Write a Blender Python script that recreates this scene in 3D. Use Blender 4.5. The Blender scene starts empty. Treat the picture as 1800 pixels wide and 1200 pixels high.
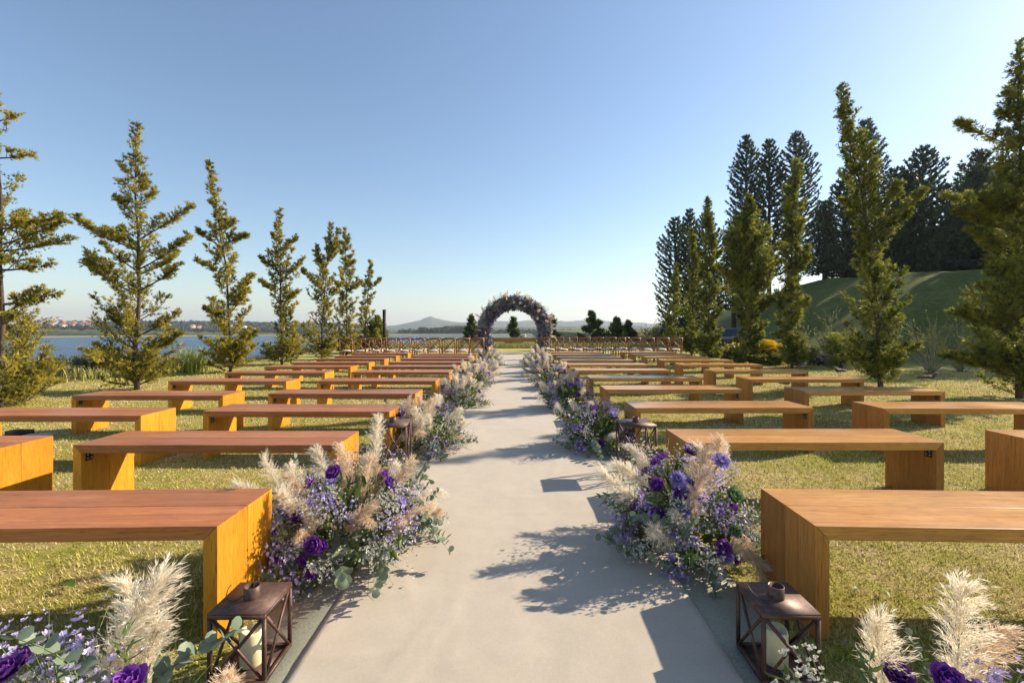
import bpy, bmesh, math, random
import numpy as np
from mathutils import Vector, Matrix, noise as mnoise

random.seed(7)
rng = np.random.default_rng(7)
R = math.radians
scene = bpy.context.scene
col = scene.collection

# ------------------------------------------------------------------ camera, sky, sun, exposure
F = 800.0                      # focal length in photo pixels (photo is 1800 wide)
CAMH = 1.25
cam_d = bpy.data.cameras.new('camera')
cam = bpy.data.objects.new('camera', cam_d)
col.objects.link(cam)
cam.location = (0, 0, CAMH)
cam.rotation_euler = (R(90), 0, 0)
cam_d.sensor_width = 36.0
cam_d.lens = 36.0 * F / 1800.0
cam_d.shift_x = -4 / 1800.0
cam_d.shift_y = -22 / 1800.0
cam_d.clip_start = 0.05
cam_d.clip_end = 20000
scene.camera = cam

SUN_AZ = math.atan2(0.71, 0.29)   # clockwise from +Y
SUN_EL = R(31)
world = bpy.data.worlds.new('World')
scene.world = world
world.use_nodes = True
wn = world.node_tree.nodes
wl = world.node_tree.links
wn.clear()
sky = wn.new('ShaderNodeTexSky')
sky.sky_type = 'NISHITA'
sky.sun_disc = False
sky.sun_elevation = SUN_EL
sky.sun_rotation = SUN_AZ
sky.altitude = 0
sky.air_density = 1.15
sky.dust_density = 0.4
sky.ozone_density = 2.6
bg = wn.new('ShaderNodeBackground')
bg.inputs[1].default_value = 0.098
wo = wn.new('ShaderNodeOutputWorld')
wl.new(sky.outputs[0], bg.inputs[0])
wl.new(bg.outputs[0], wo.inputs[0])

sun_d = bpy.data.lights.new('sun', 'SUN')
sun_d.energy = 5.0
sun_d.angle = R(0.53)
sun_d.color = (1.0, 0.88, 0.70)
sun = bpy.data.objects.new('sun', sun_d)
col.objects.link(sun)
sdir = Vector((math.sin(SUN_AZ) * math.cos(SUN_EL), math.cos(SUN_AZ) * math.cos(SUN_EL), math.sin(SUN_EL)))
sun.rotation_euler = sdir.to_track_quat('Z', 'Y').to_euler()
sun.location = sdir * 60
vs = scene.view_settings
vs.view_transform = 'Standard'
vs.look = 'None'
vs.exposure = 0.85
vs.gamma = 1.0
vs.use_curve_mapping = False
scene.cycles.max_bounces = 6
scene.cycles.diffuse_bounces = 3
scene.cycles.glossy_bounces = 3
scene.cycles.transmission_bounces = 4
scene.cycles.transparent_max_bounces = 8
scene.cycles.volume_bounces = 0

# ------------------------------------------------------------------ materials
def nmat(name):
    m = bpy.data.materials.new(name)
    m.use_nodes = True
    nt = m.node_tree
    b = nt.nodes['Principled BSDF']
    return m, nt, b, nt.nodes['Material Output']

def N(nt, t, **kw):
    n = nt.nodes.new(t)
    for k, v in kw.items():
        if k in n.inputs: n.inputs[k].default_value = v
        else: setattr(n, k, v)
    return n

def c4(c): return (c[0], c[1], c[2], 1.0)

def ramp(nt, src, stops):
    r = nt.nodes.new('ShaderNodeValToRGB')
    el = r.color_ramp.elements
    while len(el) < len(stops): el.new(0.5)
    for e, (p, c) in zip(el, stops):
        e.position = p; e.color = c4(c)
    nt.links.new(src, r.inputs[0])
    return r.outputs[0]

def mix(nt, fac, a, b, mode='MIX'):
    m = nt.nodes.new('ShaderNodeMix')
    m.data_type = 'RGBA'; m.blend_type = mode
    if isinstance(fac, (int, float)): m.inputs[0].default_value = fac
    else: nt.links.new(fac, m.inputs[0])
    for i, v in ((6, a), (7, b)):
        if isinstance(v, tuple): m.inputs[i].default_value = c4(v)
        else: nt.links.new(v, m.inputs[i])
    return m.outputs[2]

def coords(nt, kind='Object', scale=(1, 1, 1), rot=(0, 0, 0)):
    tc = nt.nodes.new('ShaderNodeTexCoord')
    mp = nt.nodes.new('ShaderNodeMapping')
    mp.inputs['Scale'].default_value = scale
    mp.inputs['Rotation'].default_value = rot
    nt.links.new(tc.outputs[kind], mp.inputs[0])
    return mp.outputs[0]

def tex(nt, vec, scale, detail=4, rough=0.55, dist=0.0, kind='ShaderNodeTexNoise'):
    n = nt.nodes.new(kind)
    n.inputs['Scale'].default_value = scale
    if 'Detail' in n.inputs: n.inputs['Detail'].default_value = detail
    if 'Roughness' in n.inputs: n.inputs['Roughness'].default_value = rough
    if 'Distortion' in n.inputs: n.inputs['Distortion'].default_value = dist
    nt.links.new(vec, n.inputs['Vector'])
    return n

def bump(nt, b, h, strength=0.3, dist=0.01):
    bp = nt.nodes.new('ShaderNodeBump')
    bp.inputs['Strength'].default_value = strength
    bp.inputs['Distance'].default_value = dist
    nt.links.new(h, bp.inputs['Height'])
    nt.links.new(bp.outputs[0], b.inputs['Normal'])

def plain(name, c, rough=0.6, metal=0.0, spec=0.5, var=0.0, scale=8.0, bmp=0.0):
    m, nt, b, o = nmat(name)
    b.inputs['Roughness'].default_value = rough
    b.inputs['Metallic'].default_value = metal
    b.inputs['Specular IOR Level'].default_value = spec
    if var > 0:
        v = coords(nt)
        n = tex(nt, v, scale)
        cc = ramp(nt, n.outputs[0], [(0.3, tuple(x * (1 - var) for x in c)), (0.7, tuple(min(1, x * (1 + var)) for x in c))])
        nt.links.new(cc, b.inputs['Base Color'])
        if bmp: bump(nt, b, n.outputs[0], bmp, 0.005)
    else:
        b.inputs['Base Color'].default_value = c4(c)
    return m

def leafmat(name, lo, hi, trans=0.3, rough=0.55, tint=True, spec=0.3, objvar=0.0):
    """foliage: colour varies leaf to leaf with the 'tint' attribute"""
    m, nt, b, o = nmat(name)
    at = nt.nodes.new('ShaderNodeAttribute'); at.attribute_name = 'tint'
    c = ramp(nt, at.outputs['Fac'], [(0.0, lo), (1.0, hi)])
    if objvar:
        oi = nt.nodes.new('ShaderNodeObjectInfo')
        hs = nt.nodes.new('ShaderNodeHueSaturation')
        ma = N(nt, 'ShaderNodeMapRange'); ma.inputs[3].default_value = 1 - objvar; ma.inputs[4].default_value = 1 + objvar
        nt.links.new(oi.outputs['Random'], ma.inputs[0])
        nt.links.new(ma.outputs[0], hs.inputs['Value']); nt.links.new(c, hs.inputs['Color'])
        c = hs.outputs[0]
    nt.links.new(c, b.inputs['Base Color'])
    b.inputs['Roughness'].default_value = rough
    b.inputs['Specular IOR Level'].default_value = spec
    if trans > 0:
        t = nt.nodes.new('ShaderNodeBsdfTranslucent')
        nt.links.new(c, t.inputs[0])
        ms = nt.nodes.new('ShaderNodeMixShader'); ms.inputs[0].default_value = trans
        nt.links.new(b.outputs[0], ms.inputs[1]); nt.links.new(t.outputs[0], ms.inputs[2])
        nt.links.new(ms.outputs[0], o.inputs[0])
    return m

def wood(name, dark, mid, light, axis='x', rough=0.38, spec=0.5, streak=1.0, coat=0.0):
    m, nt, b, o = nmat(name)
    oi = nt.nodes.new('ShaderNodeObjectInfo')
    tc = nt.nodes.new('ShaderNodeTexCoord')
    add = nt.nodes.new('ShaderNodeVectorMath'); add.operation = 'MULTIPLY_ADD'
    comb = nt.nodes.new('ShaderNodeCombineXYZ')
    for i in range(3): nt.links.new(oi.outputs['Random'], comb.inputs[i])
    add.inputs[1].default_value = (37.0, 19.0, 23.0)
    nt.links.new(comb.outputs[0], add.inputs[0]); nt.links.new(tc.outputs['Object'], add.inputs[2])
    mp = nt.nodes.new('ShaderNodeMapping')
    sc = {'x': (0.5, 9, 9), 'z': (9, 9, 0.5), 'y': (9, .5, 9)}[axis]
    mp.inputs['Scale'].default_value = sc
    nt.links.new(add.outputs[0], mp.inputs[0])
    v = mp.outputs[0]
    n1 = tex(nt, v, 1.6, 5, 0.6, 1.2)
    n2 = tex(nt, v, 9.0, 6, 0.65, 0.4)
    n3 = tex(nt, add.outputs[0], 2.3, 3, 0.5)
    c = ramp(nt, n1.outputs[0], [(0.28, dark), (0.5, mid), (0.74, light)])
    c = mix(nt, 0.55 * streak, c, ramp(nt, n2.outputs[0], [(0.3, tuple(x * .55 for x in mid)), (0.5, mid), (0.72, light)]))
    fine = tex(nt, v, 30.0, 3, 0.6)
    dk = ramp(nt, fine.outputs[0], [(0.34, (0.42, 0.36, 0.30)), (0.46, (1, 1, 1)), (.72, (1, 1, 1)), (.80, (1.35, 1.45, 1.5))])
    c = mix(nt, 0.7, c, dk, 'MULTIPLY')
    c = mix(nt, 0.6, c, ramp(nt, n3.outputs[0], [(0.3, (0.78, 0.74, 0.7)), (0.65, (1.0, 1.0, 1.0))]), 'MULTIPLY')
    vr = N(nt, 'ShaderNodeMapRange'); vr.inputs[3].default_value = 0.82; vr.inputs[4].default_value = 1.12
    nt.links.new(oi.outputs['Random'], vr.inputs[0])
    hs = nt.nodes.new('ShaderNodeHueSaturation')
    nt.links.new(vr.outputs[0], hs.inputs['Value']); nt.links.new(c, hs.inputs['Color'])
    nt.links.new(hs.outputs[0], b.inputs['Base Color'])
    rr = N(nt, 'ShaderNodeMapRange'); rr.inputs[3].default_value = rough - .1; rr.inputs[4].default_value = rough + .18
    nt.links.new(n3.outputs[0], rr.inputs[0]); nt.links.new(rr.outputs[0], b.inputs['Roughness'])
    b.inputs['Specular IOR Level'].default_value = spec
    b.inputs['Coat Weight'].default_value = coat
    b.inputs['Coat Roughness'].default_value = 0.3
    bump(nt, b, n2.outputs[0], 0.12, 0.004)
    return m

M = {}
M['seat_red'] = wood('reddish stained wood', (.23, .068, .018), (.40, .135, .036), (.56, .24, .085), 'x', 0.36, 0.45)
M['seat_glare'] = wood('stained wood with sun glare in colour', (.38, .155, .035), (.57, .26, .060), (.72, .40, .12), 'x', 0.28, 0.6)  # lighter orange puts the sun glare on embankment-side tops into the colour
M['leg_amber'] = wood('amber varnished wood', (.52, .205, .014), (.68, .28, .018), (.76, .35, .028), 'z', 0.40, 0.4)
M['leg_brown'] = wood('honey brown varnished wood', (.30, .120, .022), (.44, .185, .036), (.54, .25, .055), 'z', 0.40, 0.4)
M['chair_wood'] = wood('chair wood', (.20, .075, .022), (.32, .125, .036), (.42, .18, .06), 'z', 0.4, 0.5)
M['altar_wood'] = wood('altar wood', (.40, .20, .05), (.52, .28, .075), (.6, .34, .1), 'x', 0.45, 0.4)
M['bark'] = plain('bark', (.085, .06, .042), 0.9, var=.35, scale=30, bmp=.6)
M['darkbark'] = plain('dark bark', (.07, .055, .04), 0.9, var=.3, scale=20)
M['twig'] = plain('pale twig bark', (.30, .25, .15), 0.85, var=.3, scale=20)
M['iron_black'] = plain('black iron', (.03, .028, .026), 0.5, 0.6, var=.2)
M['cushion'] = plain('cream cushion cloth', (.72, .62, .52), 0.9, var=.08, scale=10)
M['white'] = plain('white glaze', (.8, .78, .74), 0.4)
M['stone'] = plain('pale stone', (.42, .40, .34), 0.85, var=.2, scale=14, bmp=.3)

def rust():
    m, nt, b, o = nmat('rusty brown iron')
    v = coords(nt)
    n = tex(nt, v, 22, 6, 0.65); n2 = tex(nt, v, 140, 3, .6)
    c = ramp(nt, n.outputs[0], [(0.3, (.055, .032, .026)), (0.5, (.105, .055, .040)), (0.68, (.17, .10, .075))])
    c = mix(nt, 0.35, c, ramp(nt, n2.outputs[0], [(.35, (.45, .4, .4)), (.6, (1, 1, 1))]), 'MULTIPLY')
    nt.links.new(c, b.inputs['Base Color'])
    b.inputs['Roughness'].default_value = .52
    b.inputs['Metallic'].default_value = .35
    bump(nt, b, n2.outputs[0], .25, .001)
    return m
M['rust'] = rust()

def wax():
    m, nt, b, o = nmat('ivory wax')
    b.inputs['Base Color'].default_value = (.82, .72, .45, 1)
    b.inputs['Roughness'].default_value = .45
    b.inputs['Subsurface Weight'].default_value = .35
    b.inputs['Subsurface Radius'].default_value = (.02, .012, .006)
    return m
M['wax'] = wax()

def carpet_mat():
    m, nt, b, o = nmat('beige carpet')
    v = coords(nt)
    big = tex(nt, v, 1.3, 4, .6); mid = tex(nt, v, 9, 5, .7)
    vw = coords(nt, scale=(1, .25, 1)); st = tex(nt, vw, 190, 3, .7)
    vh = coords(nt, scale=(.25, 1, 1)); st2 = tex(nt, vh, 190, 3, .7)
    c = ramp(nt, big.outputs[0], [(.3, (.425, .358, .278)), (.7, (.480, .412, .328))])
    c = mix(nt, .35, c, ramp(nt, mid.outputs[0], [(.3, (.405, .338, .258)), (.7, (.51, .44, .352))]))
    c = mix(nt, .45, c, ramp(nt, st.outputs[0], [(.35, (.86, .85, .84)), (.6, (1, 1, 1))]), 'MULTIPLY')
    c = mix(nt, .4, c, ramp(nt, st2.outputs[0], [(.35, (.88, .87, .86)), (.6, (1, 1, 1))]), 'MULTIPLY')
    nt.links.new(c, b.inputs['Base Color'])
    b.inputs['Roughness'].default_value = .95
    b.inputs['Specular IOR Level'].default_value = .15
    b.inputs['Sheen Weight'].default_value = .15
    bump(nt, b, st.outputs[0], .2, .0012)
    return m
M['carpet'] = carpet_mat()

def concrete_mat():
    m, nt, b, o = nmat('greenish concrete')
    v = coords(nt)
    big = tex(nt, v, 2.2, 5, .6); fine = tex(nt, v, 130, 4, .75); sp = tex(nt, v, 55, 3, .6)
    c = ramp(nt, big.outputs[0], [(.3, (.25, .25, .19)), (.7, (.38, .37, .29))])
    c = mix(nt, .6, c, ramp(nt, fine.outputs[0], [(.3, (.5, .5, .48)), (.6, (1.05, 1.05, 1.0))]), 'MULTIPLY')
    c = mix(nt, .4, c, ramp(nt, sp.outputs[0], [(.32, (.5, .48, .42)), (.42, (1, 1, 1))]), 'MULTIPLY')
    nt.links.new(c, b.inputs['Base Color'])
    b.inputs['Roughness'].default_value = .9
    bump(nt, b, fine.outputs[0], .5, .003)
    return m
M['concrete'] = concrete_mat()

def ground_mat():
    """zone attribute: r = greener, with slope shade painted in, g = dry scrub bank, b = far wooded land"""
    m, nt, b, o = nmat('lawn and land')
    v = coords(nt)
    at = nt.nodes.new('ShaderNodeAttribute'); at.attribute_name = 'zone'
    sp = nt.nodes.new('ShaderNodeSeparateColor'); nt.links.new(at.outputs['Color'], sp.inputs[0])
    a = tex(nt, v, .8, 6, .65, .3); bb = tex(nt, v, 5.0, 6, .7); cc = tex(nt, v, 70, 4, .8)
    c = ramp(nt, a.outputs[0], [(.34, (.26, .25, .055)), (.5, (.41, .345, .12)), (.66, (.54, .43, .21))])
    c2 = ramp(nt, bb.outputs[0], [(.36, (.25, .27, .036)), (.5, (.43, .37, .10)), (.62, (.56, .43, .21))])
    c = mix(nt, .5, c, c2)
    green = ramp(nt, bb.outputs[0], [(.32, (.035, .058, .016)), (.5, (.075, .105, .026)), (.68, (.15, .155, .05))])  # darkened greens also stand in for shade on the embankment slope
    green = mix(nt, .5, green, ramp(nt, a.outputs[0], [(.36, (.045, .070, .018)), (.64, (.13, .145, .042))]))
    c = mix(nt, sp.outputs[0], c, green)
    scrub = ramp(nt, a.outputs[0], [(.35, (.10, .10, .04)), (.65, (.25, .20, .11))])
    c = mix(nt, sp.outputs[1], c, scrub)
    f = tex(nt, v, .035, 8, .7); f2 = tex(nt, v, .009, 6, .6)
    far = ramp(nt, f.outputs[0], [(.38, (.020, .032, .014)), (.54, (.036, .050, .020)), (.66, (.075, .085, .036)), (.76, (.16, .14, .08))])
    far = mix(nt, .5, far, ramp(nt, f2.outputs[0], [(.4, (.026, .040, .017)), (.62, (.075, .090, .038))]))
    c = mix(nt, sp.outputs[2], c, far)
    fine = ramp(nt, cc.outputs[0], [(.36, (.38, .38, .33)), (.52, (1.0, 1.0, 1.0)), (.66, (1.25, 1.22, 1.1))])
    c = mix(nt, .75, c, fine, 'MULTIPLY')
    nt.links.new(c, b.inputs['Base Color'])
    b.inputs['Roughness'].default_value = 1.0
    b.inputs['Specular IOR Level'].default_value = .1
    bump(nt, b, cc.outputs[0], .8, .02)
    return m
M['ground'] = ground_mat()

def blade_mat():
    m, nt, b, o = nmat('grass blades')
    at = nt.nodes.new('ShaderNodeAttribute'); at.attribute_name = 'tint'
    v = coords(nt)
    a = tex(nt, v, .8, 6, .65, .3); bb = tex(nt, v, 5.0, 6, .7)
    dry = ramp(nt, at.outputs['Fac'], [(0.0, (.24, .17, .06)), (.5, (.55, .44, .19)), (1.0, (.92, .78, .46))])
    grn = ramp(nt, at.outputs['Fac'], [(0.0, (.16, .18, .015)), (.5, (.42, .42, .045)), (1.0, (.78, .68, .14))])
    sm = mix(nt, .5, a.outputs[0], bb.outputs[0])
    fac = ramp(nt, sm, [(.40, (0, 0, 0)), (.56, (1, 1, 1))])
    c = mix(nt, fac, grn, dry)
    nt.links.new(c, b.inputs['Base Color'])
    b.inputs['Roughness'].default_value = .7
    b.inputs['Specular IOR Level'].default_value = .2
    t = nt.nodes.new('ShaderNodeBsdfTranslucent'); nt.links.new(c, t.inputs[0])
    ms = nt.nodes.new('ShaderNodeMixShader'); ms.inputs[0].default_value = .35
    nt.links.new(b.outputs[0], ms.inputs[1]); nt.links.new(t.outputs[0], ms.inputs[2]); nt.links.new(ms.outputs[0], o.inputs[0])
    return m
M['blades'] = blade_mat()

def water_mat():
    m, nt, b, o = nmat('lake water')
    v = coords(nt, scale=(.35, 1, 1))
    n = tex(nt, v, .55, 6, .7); n2 = tex(nt, v, .03, 4, .6)
    c = ramp(nt, n2.outputs[0], [(.35, (.012, .045, .10)), (.65, (.02, .07, .15))])
    nt.links.new(c, b.inputs['Base Color'])
    b.inputs['Roughness'].default_value = .25
    b.inputs['IOR'].default_value = 1.33
    bump(nt, b, n.outputs[0], 1.0, 1.8)
    return m
M['water'] = water_mat()

# foliage palettes
M['cyp_l'] = leafmat('olive cypress foliage', (.08, .095, .018), (.56, .46, .075), .42)
M['cyp_r'] = leafmat('dense cypress foliage', (.052, .075, .015), (.37, .37, .062), .42)
M['pine_far'] = leafmat('dark pine foliage', (.035, .055, .028), (.13, .17, .065), .3)
M['pine_near'] = leafmat('young pine foliage', (.04, .07, .022), (.17, .21, .055), .3)
M['bush_olive'] = leafmat('olive scrub foliage', (.07, .08, .03), (.20, .19, .08), .25)
M['bush_bright'] = leafmat('bright shrub foliage', (.13, .16, .02), (.42, .42, .07), .35)
M['reed'] = leafmat('reed blades', (.22, .24, .05), (.50, .44, .16), .35)
M['reed_g'] = leafmat('green reed blades', (.30, .36, .05), (.62, .62, .16), .4)
M['pampas_cream'] = leafmat('cream pampas hair', (.74, .63, .46), (.97, .90, .75), .42, .8, objvar=.10)
M['pampas_tan'] = leafmat('tan pampas hair', (.66, .49, .33), (.92, .75, .56), .42, .8, objvar=.12)
M['stem'] = plain('green stem', (.14, .17, .06), .6)
M['euca'] = leafmat('eucalyptus leaves', (.11, .155, .095), (.24, .29, .20), .22, .5, objvar=.12)
M['leaf'] = leafmat('glossy leaves', (.045, .08, .018), (.16, .21, .045), .3, .4, spec=.5, objvar=.15)
M['purple'] = leafmat('deep purple petals', (.10, .016, .19), (.30, .09, .46), .25, .6, objvar=.3)
M['violet'] = leafmat('violet petals', (.26, .17, .48), (.54, .44, .78), .25, .6, objvar=.2)
M['lav'] = leafmat('lavender filler flowers', (.30, .24, .44), (.68, .60, .80), .3, .7, objvar=.18)
M['whitefl'] = leafmat('silvery filler flowers', (.42, .42, .36), (.80, .76, .68), .3, .7, objvar=.1)
M['archmix'] = leafmat('arch filler foliage', (.055, .05, .08), (.52, .49, .56), .2, .7)
M['yellowfl'] = leafmat('yellow blossom', (.70, .45, .01), (.95, .72, .03), .3)
M['pinkfl'] = leafmat('pale pink blossom', (.62, .42, .46), (.85, .70, .70), .3)
M['succulent'] = leafmat('green rosette leaves', (.15, .26, .09), (.30, .42, .20), .2, .45)

# ------------------------------------------------------------------ mesh helpers (numpy triangles)
class MB:
    def __init__(s):
        s.V = []; s.F = []; s.T = []; s.MI = []; s.n = 0
    def add(s, v, f, tint=0.5, mi=0):
        v = np.asarray(v, float); f = np.asarray(f, int).reshape(-1, 3)
        s.V.append(v); s.F.append(f + s.n); s.n += len(v)
        s.T.append(np.full(len(v), tint) if np.isscalar(tint) else np.asarray(tint, float))
        s.MI.append(np.full(len(f), mi, int))
    def mesh(s, name, mats, smooth=False):
        V = np.concatenate(s.V); Fc = np.concatenate(s.F); T = np.concatenate(s.T); MI = np.concatenate(s.MI)
        me = bpy.data.meshes.new(name)
        me.vertices.add(len(V)); me.vertices.foreach_set('co', V.astype(np.float32).ravel())
        me.loops.add(len(Fc) * 3); me.loops.foreach_set('vertex_index', Fc.astype(np.int32).ravel())
        me.polygons.add(len(Fc)); me.polygons.foreach_set('loop_start', np.arange(0, len(Fc) * 3, 3, dtype=np.int32))
        me.polygons.foreach_set('loop_total', np.full(len(Fc), 3, np.int32))
        me.polygons.foreach_set('material_index', MI.astype(np.int32))
        if smooth: me.polygons.foreach_set('use_smooth', np.ones(len(Fc), bool))
        a = me.attributes.new('tint', 'FLOAT', 'POINT'); a.data.foreach_set('value', np.clip(T, 0, 1).astype(np.float32))
        for m in (mats if isinstance(mats, (list, tuple)) else [mats]): me.materials.append(m)
        me.update(calc_edges=True)
        return me
    def obj(s, name, mats, parent=None, smooth=False, kind=None):
        return link(name, s.mesh(name, mats, smooth), parent, kind=kind)

def link(name, me, parent=None, loc=None, rot=None, scale=None, kind=None):
    o = bpy.data.objects.new(name, me); col.objects.link(o)
    if parent: o.parent = parent
    if loc is not None: o.location = loc
    if rot is not None: o.rotation_euler = rot
    if scale is not None: o.scale = (scale,) * 3 if np.isscalar(scale) else scale
    if kind: o['kind'] = kind
    return o

def tag(o, label, cat, group=None):
    o['label'] = label; o['category'] = cat
    if group: o['group'] = group
    return o

def thing(name, label, cat, loc=(0, 0, 0), rz=0, group=None):
    o = bpy.data.objects.new(name, None); col.objects.link(o)
    o.location = loc; o.rotation_euler = (0, 0, rz); o.empty_display_size = .1
    return tag(o, label, cat, group)

def tube_arr(pts, rad, sides=5, cap=True):
    pts = np.asarray(pts, float); n = len(pts)
    rad = np.full(n, rad) if np.isscalar(rad) else np.asarray(rad, float)
    tan = np.gradient(pts, axis=0); tan /= np.linalg.norm(tan, axis=1, keepdims=True) + 1e-9
    up = np.array([0, 0, 1.0]) if abs(tan[0][2]) < .9 else np.array([1.0, 0, 0])
    x = np.cross(up, tan); x /= np.linalg.norm(x, axis=1, keepdims=True) + 1e-9
    y = np.cross(tan, x)
    a = np.linspace(0, 2 * np.pi, sides, endpoint=False)
    V = pts[:, None, :] + rad[:, None, None] * (np.cos(a)[None, :, None] * x[:, None, :] + np.sin(a)[None, :, None] * y[:, None, :])
    V = V.reshape(-1, 3); Fc = []
    for i in range(n - 1):
        for j in range(sides):
            k = (j + 1) % sides
            A, B, C, D = i * sides + j, i * sides + k, (i + 1) * sides + k, (i + 1) * sides + j
            Fc += [(A, B, C), (A, C, D)]
    if cap:
        for j in range(1, sides - 1):
            Fc.append((0, j + 1, j)); b = (n - 1) * sides; Fc.append((b, b + j, b + j + 1))
    return V, np.array(Fc)

def box_arr(c, s, rz=0.0):
    x, y, z = s[0] / 2, s[1] / 2, s[2] / 2
    v = np.array([(-x, -y, -z), (x, -y, -z), (x, y, -z), (-x, y, -z), (-x, -y, z), (x, -y, z), (x, y, z), (-x, y, z)], float)
    if rz:
        ca, sa = math.cos(rz), math.sin(rz); v[:, :2] = v[:, :2] @ np.array([[ca, sa], [-sa, ca]])
    f = [(0, 2, 1), (0, 3, 2), (4, 5, 6), (4, 6, 7), (0, 1, 5), (0, 5, 4), (1, 2, 6), (1, 6, 5), (2, 3, 7), (2, 7, 6), (3, 0, 4), (3, 4, 7)]
    return v + np.array(c, float), np.array(f)

def lathe_arr(prof, sides=16):
    a = np.linspace(0, 2 * np.pi, sides, endpoint=False); V = []; Fc = []
    for r, z in prof:
        V.append(np.stack([r * np.cos(a), r * np.sin(a), np.full(sides, z)], 1))
    V = np.concatenate(V)
    for i in range(len(prof) - 1):
        for j in range(sides):
            k = (j + 1) % sides
            A, B, C, D = i * sides + j, i * sides + k, (i + 1) * sides + k, (i + 1) * sides + j
            Fc += [(A, B, C), (A, C, D)]
    return V, np.array(Fc)

def prism(name, outline, depth, mat, axis='y', bev=.002):
    """outline in x,z; extruded along y from 0 to depth; bevelled"""
    bm = bmesh.new()
    a = [bm.verts.new((p[0], 0, p[1])) for p in outline]
    f = bm.faces.new(a)
    r = bmesh.ops.extrude_face_region(bm, geom=[f])
    bmesh.ops.translate(bm, verts=[v for v in r['geom'] if isinstance(v, bmesh.types.BMVert)], vec=(0, depth, 0))
    bmesh.ops.recalc_face_normals(bm, faces=bm.faces)
    if bev: bmesh.ops.bevel(bm, geom=list(bm.edges), offset=bev, segments=2, affect='EDGES', profile=.6)
    me = bpy.data.meshes.new(name); bm.to_mesh(me); bm.free(); me.materials.append(mat)
    return me

def frames(D, roll=None):
    """rotation matrices whose z axis is D (N,3)"""
    D = D / (np.linalg.norm(D, axis=1, keepdims=True) + 1e-9)
    n = len(D)
    rv = rng.normal(size=(n, 3)) if roll is None else roll
    X = np.cross(rv, D); X /= np.linalg.norm(X, axis=1, keepdims=True) + 1e-9
    Y = np.cross(D, X)
    return np.stack([X, Y, D], axis=2)

def scatter(mb, tv, tf, P, D, S, tint=None, mi=0, roll=None):
    tv = np.asarray(tv, float); tf = np.asarray(tf, int)
    n = len(P); k = len(tv)
    if n == 0: return
    Rm = frames(np.asarray(D, float), roll)
    S = np.full(n, S) if np.isscalar(S) else np.asarray(S)
    V = np.einsum('nij,kj->nki', Rm, tv) * S[:, None, None] + np.asarray(P)[:, None, :]
    Fc = tf[None] + (np.arange(n) * k)[:, None, None]
    if tint is None: tint = rng.random(n)
    mb.add(V.reshape(-1, 3), Fc.reshape(-1, 3), np.repeat(tint, k), mi)

def blade_cluster(n, length=1.0, width=.3, spread=.6, seed=0):
    r = np.random.default_rng(seed); V = []; Fc = []
    for i in range(n):
        a = 2 * np.pi * (i + r.random() * .6) / n; sp = spread * (.4 + .8 * r.random())
        d = np.array([math.cos(a) * sp, math.sin(a) * sp, 1.0]); d /= np.linalg.norm(d)
        s = np.cross(d, r.normal(size=3)); s /= np.linalg.norm(s)
        L = length * (.7 + .5 * r.random()); w = width * (.7 + .5 * r.random())
        b = len(V)
        V += [d * L * .05, d * L * .5 + s * w / 2, d * L * .5 - s * w / 2, d * L]
        Fc += [(b, b + 1, b + 2), (b + 1, b + 3, b + 2)]
    return np.array(V), np.array(Fc)

def tri_cluster(n, width=.3, spread=.8, seed=0):
    r = np.random.default_rng(seed); V = []; Fc = []
    for i in range(n):
        a = 2 * np.pi * (i + r.random() * .6) / n; sp = spread * (.3 + .9 * r.random())
        d = np.array([math.cos(a) * sp, math.sin(a) * sp, 1.0]); d /= np.linalg.norm(d)
        s = np.cross(d, r.normal(size=3)); s /= np.linalg.norm(s)
        L = .7 + .6 * r.random(); w = width * (.7 + .6 * r.random()); b = len(V)
        V += [d * L * .02 + s * w / 2, d * L * .02 - s * w / 2, d * L]
        Fc += [(b, b + 1, b + 2)]
    return np.array(V), np.array(Fc)

# ------------------------------------------------------------------ terrain
def seg_dist(x, y, poly):
    best = np.full(np.shape(x), 1e9); side = np.zeros(np.shape(x))
    for (x0, y0), (x1, y1) in zip(poly[:-1], poly[1:]):
        dx, dy = x1 - x0, y1 - y0; L2 = dx * dx + dy * dy
        t = np.clip(((x - x0) * dx + (y - y0) * dy) / L2, 0, 1)
        d = np.hypot(x - x0 - t * dx, y - y0 - t * dy)
        cr = (x - x0) * dy - (y - y0) * dx
        upd = d < best
        side = np.where(upd, np.sign(cr), side); best = np.where(upd, d, best)
    return best, side
TOE = [(60, 2), (24.5, 8), (14.4, 14.4), (11.0, 18), (11.6, 27), (16.5, 45), (30, 85), (50, 140)]
def smooth(t):
    t = np.clip(t, 0, 1); return t * t * (3 - 2 * t)
def vnoise(x, y, s, seed=0):
    """cheap smooth value noise"""
    x = np.asarray(x, float) / s + seed * 17.3; y = np.asarray(y, float) / s + seed * 9.1
    xi, yi = np.floor(x), np.floor(y); fx, fy = x - xi, y - yi
    fx = fx * fx * (3 - 2 * fx); fy = fy * fy * (3 - 2 * fy)
    def h(a, b):
        v = np.sin(a * 127.1 + b * 311.7) * 43758.5453; return v - np.floor(v)
    return (h(xi, yi) * (1 - fx) + h(xi + 1, yi) * fx) * (1 - fy) + (h(xi, yi + 1) * (1 - fx) + h(xi + 1, yi + 1) * fx) * fy
def fbm(x, y, s, seed=0, o=4):
    r = 0; a = .5
    for i in range(o):
        r = r + a * vnoise(x, y, s / 2 ** i, seed + i); a *= .5
    return r
WATER = -6.0
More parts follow.
